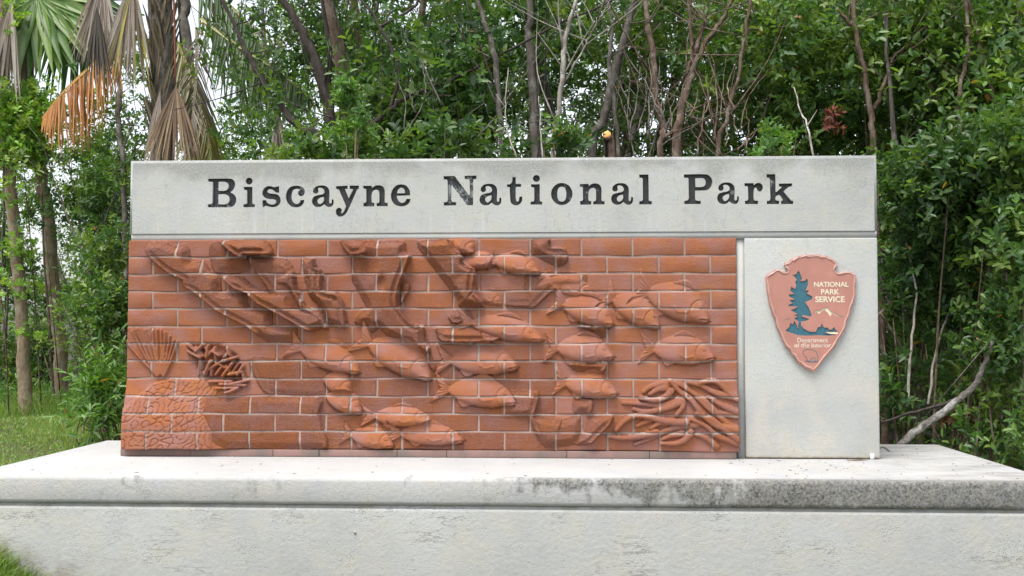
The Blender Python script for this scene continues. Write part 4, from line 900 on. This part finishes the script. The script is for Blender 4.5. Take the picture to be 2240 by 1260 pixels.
bare('bare_stem', 'thin white stem curving up between the leaning stem and the thick branch', 'stem', [([(2030,885),(2045,780),(2065,710),(2085,670)],(6,3))], 1.2, M_bpale)
bare('bare_stem', 'tall pale stem standing among leaves near the right edge', 'stem', [([(2200,780),(2200,640),(2198,520),(2205,420),(2195,340)],(9,4)), ([(2180,720),(2215,640),(2235,590)],(6,3))], 1.1, M_bpale)
bare('bare_stem', 'brown stem slanting down right from the pilaster edge', 'stem', [([(1926,685),(1960,740),(2000,810),(2030,900),(2050,960)],(6,3))], 1.4, M_bbrown)
bare('bare_stem', 'brown stem crossing up right behind the pilaster edge', 'stem', [([(1920,690),(1960,650),(2010,600),(2045,530),(2060,470),(2090,380)],(9,5))], 1.7, M_bbrown)
bare('bare_stem', 'thin twisted stem low at the right edge above the plinth corner', 'stem', [([(2150,830),(2175,900),(2205,960),(2225,1000)],(6,3)), ([(2170,890),(2200,860),(2240,850)],(3,2))], 1.0, M_bbrown)
bare('bare_stem', 'thin pale shoot above the header left of the twin grey trunks', 'stem', [([(1130,345),(1110,280),(1105,230),(1112,150)],(4,2)), ([(1105,235),(1085,205)],(2,1))], 1.5, M_bpale)
bare('bare_stem', 'straight thin pale shoot directly in front of the twin grey trunks', 'stem', [([(1187,345),(1182,280),(1180,210)],(4,2))], 1.4, M_bpale)
bare('bare_stem', 'thin pale stem rising above the pilaster end of the header', 'stem', [([(1780,345),(1768,280),(1750,240),(1738,190)],(5,3)), ([(1766,275),(1790,240)],(3,1))], 1.5, M_bpale)
gt = np.random.default_rng(77)
for i, (x0, x1, y0, y1, n, Y) in enumerate([(1370,1470,345,150,9,2.0), (1480,1640,345,120,9,2.1), (1930,2060,760,330,12,2.0), (2060,2240,800,300,12,1.9), (860,1090,345,60,7,2.2)]):
    lab = ['tangle of thin grey twigs between the stump and the brown forked tree', 'tangle of thin brown twigs right of the brown forked tree', 'tangle of thin twigs right of the pilaster', 'tangle of thin twigs near the right edge', 'scatter of thin grey twigs above the letters yne'][i]
    mb = MB()
    for k in range(int(n*1.7)):
        x = gt.uniform(x0, x1); ya = gt.uniform((y0+y1)/2, y0+30); dx = gt.normal(20, 65); hh = gt.uniform(60, 190)
        q_ = [P(x, ya, Y), P(x+dx*.4+gt.normal(0, 8), ya-hh*.5, Y+.1), P(x+dx, ya-hh, Y+.2)]; mb.tube(q_, np.array([3.2, 2.3, 1.0])*(Y-CAMY)/FPX/2*gt.uniform(.6, 1.5), 5, smooth=5, wob=.006)
    o = mb.build('twigs', [M_bgrey, M_bbrown, M_bgrey, M_bpale, M_bgrey][i]); tag(o, lab, 'twigs', kind='stuff')
# dead red brown leaf bunches
for (x, y, rx, ry, n, Y, lab) in [(1820,255,8,24,12,1.6,'hanging bunch of dead red brown leaves above the pilaster'), (2165,775,22,16,16,1.0,'dead red brown leaves above the thick pale branch'), (2098,915,14,20,10,1.2,'small dead brown leaf bunch under the thick pale branch')]:
    g = np.random.default_rng(int(x)); q_ = P(x, y, Y); root = tag(empty('dead_leaf_bunch', tuple(q_)), lab, 'leaves'); s_ = (Y-CAMY)/FPX
    crown_obj('leaves', g, q_+g.normal(size=(n, 3))*np.array([rx*s_*.6, .04, ry*s_*.6]), 'red', root, M_dry, L=.055, W=.024, up=-1.2, slen=.06, odd=0)

# --- left side: palms, vines, shrubs
def strip(mbV, mbF, mbC, pts, wid, nrm, col):
    """narrow folded ribbon along pts"""
    pts = np.asarray(pts, float); T = np.gradient(pts, axis=0); T /= np.linalg.norm(T, axis=1)[:, None]+1e-9
    S = np.cross(T, nrm); S /= np.linalg.norm(S, axis=1)[:, None]+1e-9; U = np.cross(S, T); n = len(pts); off_ = sum(len(a) for a in mbV)
    w_ = np.asarray(wid)[:, None]; V = np.concatenate([pts+S*w_+U*w_*.5, pts, pts-S*w_+U*w_*.5]); i = np.arange(n-1)
    F = np.concatenate([np.stack([i, i+1, n+i+1, n+i], -1), np.stack([n+i, n+i+1, 2*n+i+1, 2*n+i], -1)])+off_
    mbV.append(V); mbF.append(F); mbC.append(np.tile(col, (3*n, 1)))
def fan_leaf(g, hub, axis, nrm, rad, nseg, spread, droop, cols, wmul=1.0, hang=0.0, gather=0.0):
    Vs, Fs, Cs = [], [], []; axis = np.array(axis, float)/np.linalg.norm(axis); nrm = np.array(nrm, float); nrm /= np.linalg.norm(nrm); side = np.cross(nrm, axis)
    for k in range(nseg):
        a = (k/(nseg-1)-.5)*spread; d = axis*math.cos(a)+side*math.sin(a); d = d*(1-gather)+np.array([0, 0, -1])*gather+g.normal(0, .03, 3)
        L_ = rad*(.82+.18*math.cos(a*.6))*g.uniform(.86, 1.08); t_ = np.linspace(0, 1, 8)[:, None]
        pts = hub+d*t_*L_+np.array([0, 0, -1])*(t_**2.2)*L_*(droop+g.uniform(0, .25)*hang)+nrm*(.03*math.sin(k*2.1))*t_
        w0 = rad*spread/nseg*.30*wmul; wd = w0*np.array([.25, .7, 1.15, 1.3, 1.1, .75, .4, .05])
        c_ = np.array(cols[g.integers(0, len(cols))])*g.uniform(.75, 1.25)
        strip(Vs, Fs, Cs, pts, wd, nrm, c_)
    return Vs, Fs, Cs
def frond(g, pts, ll, n, cols, rc, down=.75, side_w=.55, wd=.010, both=True, fwd=.35):
    pts, _ = catmull(np.array(pts), np.ones(len(pts)), 8); Vs, Fs, Cs = [], [], []
    T = np.gradient(pts, axis=0); T /= np.linalg.norm(T, axis=1)[:, None]
    strip(Vs, Fs, Cs, pts, np.linspace(.02, .006, len(pts)), np.array([0, -1., .2]), rc)
    for k in range(n):
        u = .06+.93*k/n; i = min(int(u*(len(pts)-1)), len(pts)-2); p0 = pts[i]+(pts[i+1]-pts[i])*(u*(len(pts)-1)-i)
        for sgn in ((1, -1) if both else (1,)):
            sd = np.cross(T[i], (0, 0, 1)); sd /= np.linalg.norm(sd)+1e-9
            d = sd*sgn*side_w+T[i]*fwd+np.array([0, 0, -1])*down+g.normal(0, .10, 3); d /= np.linalg.norm(d); L_ = ll*math.sin(math.pi*(.18+.76*u))*g.uniform(.85, 1.1)
            t_ = np.linspace(0, 1, 5)[:, None]; q_ = p0+d*t_*L_+np.array([0, 0, -1])*t_**2*L_*.28
            strip(Vs, Fs, Cs, q_, wd*np.array([.7, 1, .9, .6, .05]), np.array([.3, -1, .3]), np.array(cols[g.integers(0, len(cols))])*g.uniform(.75, 1.25))
    return Vs, Fs, Cs
def ribbon_obj(name, parts, mat, parent):
    Vs, Fs, Cs, off_ = [], [], [], 0
    for v, f, c_ in parts:
        for a, b_, d in zip(v, f, c_): pass
        V = np.concatenate(v); Vs.append(V); Fs.append(np.concatenate(f)+off_); Cs.append(np.concatenate(c_)); off_ += len(V)
    return link(name, npmesh(name, np.concatenate(Vs)-np.array(parent.location), np.concatenate(Fs), np.concatenate(Cs)), mat, parent)
GREENF = [(.07, .155, .022), (.10, .20, .028), (.055, .125, .02), (.14, .23, .035)]
DEADG = [(.30, .25, .21), (.22, .17, .14), (.36, .32, .28), (.15, .11, .085)]
DEADB = [(.24, .16, .10), (.32, .23, .15), (.17, .105, .065)]
DARKD = [(.05, .035, .028), (.08, .06, .045), (.035, .028, .022)]
ORNG = [(.36, .15, .05), (.45, .20, .06), (.27, .10, .035), (.40, .22, .07)]
YGRN = [(.20, .20, .045), (.15, .18, .04), (.26, .22, .05)]
g = np.random.default_rng(50)
# palm 1 : trunk with vines, green fan and grey skirts
YP = 8.0
def gpt(px, py):   # a point on the ground seen at this pixel
    d = RM @ np.array([(px-1120)/FPX, -(py-630)/FPX, -1.0]); t_ = (.30-CAMZ)/d[2]; return np.array([d[0]*t_, CAMY+d[1]*t_, .30])
def palm_trunk(root, line, Y, mat, wds, k=12, wb=.010):
    q_ = np.array([P(x, y, Y) for x, y in line]); q_[0, 2] = gz(q_[0, 0], Y)-.1; s_ = (Y-CAMY)/FPX
    loc(MB().tube(q_, np.array(wds)*s_/2, k, smooth=6, wob=wb), root).build('trunk', mat, root, True); return q_
b1 = P(140, 920, YP); pa = tag(empty('palm_tree', (b1[0], YP, float(gz(b1[0], YP)))), 'palm with green fan frond and tan scarred trunk, second from the left edge', 'palm')
t1 = palm_trunk(pa, [(140,925),(132,800),(118,640),(108,500),(92,400),(80,290),(62,180),(50,60),(45,-60)], YP, M_btan, [38,30,30,29,28,30,34,40,42])
hub = P(82, -8, YP-.25)
ribbon_obj('green_frond', [fan_leaf(g, hub, (.05, -.35, -.9), (0, -1, .35), 1.12, 40, R(190), .22, GREENF, 2.2)], M_leaf, pa)
ribbon_obj('green_frond', [fan_leaf(g, P(175, -20, YP+.1), (.35, -.1, -.9), (-.2, -1, .2), 1.15, 34, R(110), .35, [(.04, .10, .03), (.06, .13, .035)], 1.5, .3), fan_leaf(g, P(150, -30, YP+.3), (-.1, -.1, -.9), (.2, -1, .2), 1.3, 34, R(110), .35, [(.04, .10, .03), (.06, .13, .035)], 1.3, .3)], M_leaf, pa)
ribbon_obj('dead_frond', [fan_leaf(g, P(62, 100, YP-.2), (0, -.2, -1), (0, -1, 0), .82, 16, R(38), .1, DEADG, 1.5, gather=.45)], M_dry, pa)
# palm 2 at the left edge
b2 = P(62, 900, YP-.6); pb = tag(empty('palm_tree', (b2[0], YP-.6, float(gz(b2[0], YP-.6)))), 'slim palm at the left edge with pale dead fronds hanging from its head', 'palm')
palm_trunk(pb, [(58,905),(52,760),(40,600),(28,470),(16,350),(8,250),(0,120),(-5,0),(-8,-80)], YP-.6, M_btan, [34,28,27,27,28,28,30,34,36])
ribbon_obj('dead_frond', [fan_leaf(g, P(25, 5, YP-.9), (0, -.2, -1), (0, -1, 0), 1.15, 20, R(45), .1, DEADG, 1.5, gather=.5), fan_leaf(g, P(5, 20, YP-.8), (-.1, -.2, -1), (0, -1, 0), 1.2, 18, R(40), .1, DEADG, 1.5, gather=.4)], M_dry, pb)
# palm 3: the stout palm just behind the left end of the header
YQ = 3.6; b3 = P(365, 700, YQ); pc = tag(empty('palm_tree', (b3[0], YQ, float(gz(b3[0], YQ)))), 'stout palm with shaggy leaf bases behind the left end of the header', 'palm')
t3 = palm_trunk(pc, [(352,900),(352,500),(355,340),(358,240),(358,150),(352,60),(350,0),(350,-120)], YQ, M_bgrey, [52,50,50,50,50,52,54,56], wb=.002)
Vb, Fb, Cb = [], [], []
for k in range(190):                     # criss-cross dead leaf bases
    u = g.uniform(0, 1); z0 = P(355, 330, YQ)[2]+u*1.45; a = g.uniform(-2.9, -.2); r0 = .078+.012*u
    cx_, cy_ = P(354, 150, YQ)[0], YQ; p0 = np.array([cx_+r0*math.cos(a), cy_+r0*math.sin(a), z0]); dr = np.array([math.cos(a), math.sin(a), 0]); tw = np.array([-math.sin(a), math.cos(a), 0])*g.choice([-1, 1])*.45
    L_ = g.uniform(.18, .42); t_ = np.linspace(0, 1, 5)[:, None]; q_ = p0+(dr*.10*t_**1.6+tw*t_*.7+np.array([0, 0, 1])*t_)*L_
    strip(Vb, Fb, Cb, q_, .013*np.array([1.2, 1.1, .9, .7, .3]), dr, np.array([(.15, .11, .08), (.06, .045, .033), (.26, .20, .14), (.17, .14, .075)][g.integers(0, 4)])*g.uniform(.7, 1.2))
ribbon_obj('leaf_bases', [(Vb, Fb, Cb)], M_dry, pc)
ribbon_obj('dead_frond', [fan_leaf(g, P(385, 188, YQ-.25), (.0, -.2, -1), (0, -1, 0), .76, 46, R(84), .05, DEADB, 1.2, .5, gather=.42), fan_leaf(g, P(350, 200, YQ-.18), (-.1, -.1, -1), (0, -1, 0), .72, 10, R(26), .05, DEADG, 1.4, gather=.4)], M_dry, pc)
ribbon_obj('dead_frond', [fan_leaf(g, P(290, -40, YQ-.2), (-.15, -.2, -1), (0, -1, 0), .84, 40, R(85), .12, DEADG+[(.30, .27, .07)], 1.25, .8, gather=.55), fan_leaf(g, P(225, -50, YQ-.1), (-.2, -.2, -1), (0, -1, 0), .74, 34, R(80), .12, DEADG, 1.2, .8, gather=.5)], M_dry, pc)
ribbon_obj('dark_dead_frond', [fan_leaf(g, P(212, 15, YQ-.32), (.14, -.2, -1), (0, -1, 0), .62, 30, R(44), .1, DARKD, 1.5, .6, gather=.4)], M_dry, pc)
loc(MB().tube([P(378,-40,YQ-.2), P(382,60,YQ-.22), P(384,186,YQ-.24)], [.012, .009, .007], 6, smooth=3), pc).build('petiole', bark('petiole_red', (.16, .06, .035), (.28, .11, .07)), pc)
# coconut type fronds
YC = 5.2; b4 = P(440, 700, YC); pdn = tag(empty('palm_tree', (b4[0], YC, float(gz(b4[0], YC)))), 'feathery coconut palm with yellow green and orange fronds behind the stout palm', 'palm')
palm_trunk(pdn, [(440,900),(436,500),(430,300),(420,180),(405,60),(400,-40)], YC, M_bgrey, [26,24,23,22,22,22])
ribbon_obj('orange_frond', [frond(g, [P(275,80,YC-.6), P(205,140,YC-.7), P(140,200,YC-.8), P(92,258,YC-.8)], .62, 44, ORNG, np.array((.5, .30, .08)), down=1.05, side_w=.30, wd=.0085, fwd=-.1)], M_dry, pdn)
ribbon_obj('yellow_frond', [frond(g, [P(372,60,YC-.3), P(412,150,YC-.4), P(448,260,YC-.5), P(468,380,YC-.6)], .70, 60, YGRN, np.array((.34, .28, .06)), down=.65, side_w=.45, wd=.019, fwd=.5)], M_leaf, pdn)
ribbon_obj('green_frond', [frond(g, [P(440,40,YC-.3), P(520,100,YC-.5), P(600,150,YC-.6), P(680,215,YC-.7)], .62, 46, [(.09, .14, .05), (.13, .19, .07), (.07, .12, .04)], np.array((.34, .34, .10)), down=1.1, side_w=.35, wd=.013, fwd=.1), frond(g, [P(420,-40,YC), P(500,10,YC-.2), P(560,80,YC-.4), P(600,170,YC-.5)], .66, 40, [(.06, .12, .035), (.09, .15, .05)], np.array((.2, .2, .06)), down=1.1, side_w=.4, wd=.013)], M_leaf, pdn)
ribbon_obj('dead_frond', [frond(g, [P(432,60,YC-.9), P(430,160,YC-.95), P(422,250,YC-1.), P(415,330,YC-1.)], .45, 40, DARKD+DEADG, np.array((.3, .26, .2)), down=.5, side_w=.5, wd=.006, fwd=.3), fan_leaf(g, P(455, 0, YC-.1), (.65, -.1, -.8), (0, -1, 0), 1.2, 44, R(50), .1, DARKD+DEADB, .45)], M_dry, pdn)
ribbon_obj('dead_frond', [fan_leaf(g, P(608, 248, YC-2.2), (.1, -.2, -1), (0, -1, 0), .36, 14, R(40), .05, DEADG, 1.3, gather=.3)], M_dry, pdn)
# thin grey tree in the white gap, left background trees
tree('background_sapling', 'thin grey tree in the bright gap between the left palms and stout palm', 'tree', [([(272,430),(268,340),(258,280),(262,210),(258,160),(250,90)],[12,12,11,11,10,8]), ([(265,330),(285,290),(300,270)],[4,3,2],.0,(0,.2,False))], 6.5, M_bgrey, 'mid', [(285,130,30,50,70,.5),(270,285,45,30,80,.3),(205,330,60,35,170,.5),(250,400,60,50,200,.2),(305,320,25,40,90,.4),(160,390,50,40,110,.6)], 51)
tree('background_sapling', 'leaning grey sapling in the broken foliage between the left trunks and the sign', 'tree', [([(215,690),(190,580),(150,480),(120,400)],[8,6,5,3],0,(0,.3)), ([(200,560),(235,470),(262,400)],[6,5,4],.1,(0,.6,False))], 6.8, M_bgrey, 'dark', [(225,480,50,60,280,.2),(170,450,50,50,170,.4),(235,600,50,60,220,.0)], 52)
shrub('leafy_shrub', 'dense dark green bush hugging the left side of the brick panel', 'shrub', [(240,680,35,60,260,.2),(205,660,35,60,160,.6),(235,560,45,40,120,.6),(200,740,30,40,90,.5)], 4.6, 'mid', 41, stems=10, L=.065, W=.032)
shrub('leafy_shrub', 'pale green shrub with long narrow leaves left of the sign base', 'shrub', [(232,855,35,40,90,0),(240,800,25,25,24,.1),(205,885,30,30,50,0),(240,915,30,25,50,-.2)], 3.9, 'long', 42, stems=10, L=.115, W=.027, slen=.22, cl=.09, odd=.02)
shrub('leafy_shrub', 'shaded undergrowth between the two left palm trunks', 'shrub', [(95,760,30,60,180,.5),(90,860,40,30,120,.3),(20,800,30,80,180,.3),(110,640,20,60,80,.6)], 8.8, 'mid', 43, stems=6)
shrub('leafy_shrub', 'low weedy growth at the foot of the left palms', 'shrub', [(30,880,50,18,100,0),(110,895,60,14,110,0),(200,925,40,10,60,-1.),(235,935,40,12,60,-2)], 8.2, 'light', 44, stems=4, L=.09, W=.022)
shrub('leafy_shrub', 'leaves filling the thicket at the left edge behind the slim palm', 'shrub', [(10,500,40,90,160,.5),(20,640,40,80,140,.8),(75,450,30,50,70,1.),(70,560,30,60,70,1.)], 9.2, 'mid', 45, stems=6)
# vines
for (cx_, lab, Y, boxes, n0) in [(60, 'bright green creeper draped over the upper trunk of the second palm', YP-.35, [(45,265,40,50,520,-.3),(70,330,36,30,220,-.2),(100,230,22,50,110,-.1),(20,335,26,30,140,-.3),(30,215,26,25,120,-.3)], 61), (30, 'sparse creeper climbing the slim left edge palm', YP-.85, [(20,420,10,50,26,0),(35,540,12,60,36,0),(45,640,10,60,28,0),(52,740,10,30,14,0),(20,20,20,15,24,0),(15,60,14,20,16,0)], 62)]:
    shrub('creeper', lab, 'vine', boxes, Y, 'vine', n0, stems=2, L=.060, W=.038, slen=.10, odd=.006)
for k, (xx, lab) in enumerate([(6, 'thin woody liana hanging beside the slim left edge palm'), (128, 'woody liana hugging the lower trunk of the second palm')]):
    l = [(xx, 320), (xx+3, 450), (xx-2, 560), (xx+10, 640), (xx+6, 740)] if k == 0 else [(90, 400), (96, 560), (108, 700), (112, 800), (122, 880), (135, 915)]
    bare('liana', lab, 'vine', [(l, (4, 6))], YP-.75 if k == 0 else YP-.75, M_bgrey if k == 0 else M_bbrown)
# background row continues on the left, further away and thinner
for i, (x, y_) in enumerate([(-5.4, 11.6), (-7.6, 11.4), (-9.8, 11.8), (-3.6, 6.6), (-6.6, 13.5), (-8.8, 14.2)]):
    o = copy_tree(protos[i % 4]); o.location = (x, y_, .2); o.rotation_euler = (0, 0, i*1.7); o.scale = (.8, .8, [.70, .60, .66, .45, .66, .66][i])

# ---------------------------------------------------------------- grass
def grass(name, n, area, hmin, hmax, seed, mask=None, label=None):
    g = np.random.default_rng(seed); x = g.uniform(area[0], area[1], n); y = area[2]+(area[3]-area[2])*g.random(n)**1.0
    keep = ~((x > XL-.02) & (x < XR+.02) & (y > YF-.01) & (y < YB+.02))
    x, y = x[keep], y[keep]; n = len(x); z = gz(x, y)
    h = g.uniform(hmin, hmax, n)*(.6+.8*(np.sin(x*3+y*2)*.5+.5)); a = g.uniform(0, 6.28, n); w_ = g.uniform(.0025, .005, n)
    s = np.stack([np.cos(a), np.sin(a), 0*a], -1); lean = np.stack([g.normal(0, .45, n), g.normal(0, .45, n), np.ones(n)], -1)
    p0 = np.stack([x, y, z-.01], -1); m_ = p0+lean*h[:, None]*.55*np.array([.6, .6, 1]); tp = p0+lean*h[:, None]*np.array([1.3, 1.3, .95])
    V = np.stack([p0-s*w_[:, None], p0+s*w_[:, None], m_+s*w_[:, None]*.8, m_-s*w_[:, None]*.8, tp], 1).reshape(-1, 3); b0 = np.arange(n)[:, None]*5
    cols = np.array([(.14, .25, .04), (.19, .31, .055), (.115, .20, .04), (.27, .29, .08), (.32, .28, .13)]); c_ = cols[g.choice(5, n, p=[.3, .3, .2, .12, .08])]*g.uniform(.7, 1.25, (n, 1))
    me = npmesh(name, V, [b0+np.array([0, 1, 2, 3]), b0+np.array([3, 2, 4])], np.repeat(c_, 5, 0)); return tag(link(name, me, M_leaf), label, 'grass', kind='stuff')
grass('grass', 90000, (-8.5, -2.6, .4, 7.5), .03, .075, 1, label='mown green lawn left of the sign')
grass('grass', 60000, (-3.9, -1.9, -1.9, .3), .04, .11, 2, label='green grass bank at the lower left front of the plinth')
grass('tall_grass', 16000, (-9, -2.4, 7.0, 9.6), .10, .30, 3, label='longer grass at the foot of the left trees')
grass('grass', 26000, (-4.5, 5, -3.6, -.9), .02, .06, 4, label='short grass in front of the plinth')
# ---------------------------------------------------------------- litter on the plinth
g = np.random.default_rng(90); mb = MB()
for k in range(130):
    x = g.uniform(XL+.1, XR-.1) if k < 70 else g.uniform(.9, XR-.05); y = g.uniform(YF+.05, -.06) if x < 1.9 else g.uniform(YF+.05, .6); a = g.uniform(0, 3.14); L_ = g.choice([.006, .010, .02], p=[.6, .3, .1])
    d = np.array([math.cos(a), math.sin(a)*.6, 0])*L_; e = np.array([-math.sin(a), math.cos(a), 0])*min(L_*.35, .004); p0 = np.array([x, y, ZT+.0015]); up_ = np.array([0, 0, .003])
    mb.add([p0-d, p0+e, p0+d, p0-e, p0+up_], [(0, 1, 4), (1, 2, 4), (2, 3, 4), (3, 0, 4)], (.16, .09, .05) if k % 3 else (.06, .05, .04))
o = mb.build('leaf_litter', M_dry, None, col=True); tag(o, 'scattered dry leaf crumbs on top of the plinth', 'litter', kind='stuff')
for (pts, lab) in [([(1853,1006),(1875,1007),(1899,1005)], 'straight dry twig lying on the plinth below the pilaster'), ([(1926,978),(1938,980),(1946,987)], 'curved dry twig on the plinth right of the pilaster')]:
    q_ = []
    for x, y in pts:
        d = RM @ np.array([(x-1120)/FPX, -(y-630)/FPX, -1.0]); t_ = (ZT+.004-CAMZ)/d[2]; q_.append((d[0]*t_, CAMY+d[1]*t_, ZT+.004))
    o = MB().tube(q_, .003, 6, smooth=4).build('twig', M_btan); tag(o, lab, 'twig')
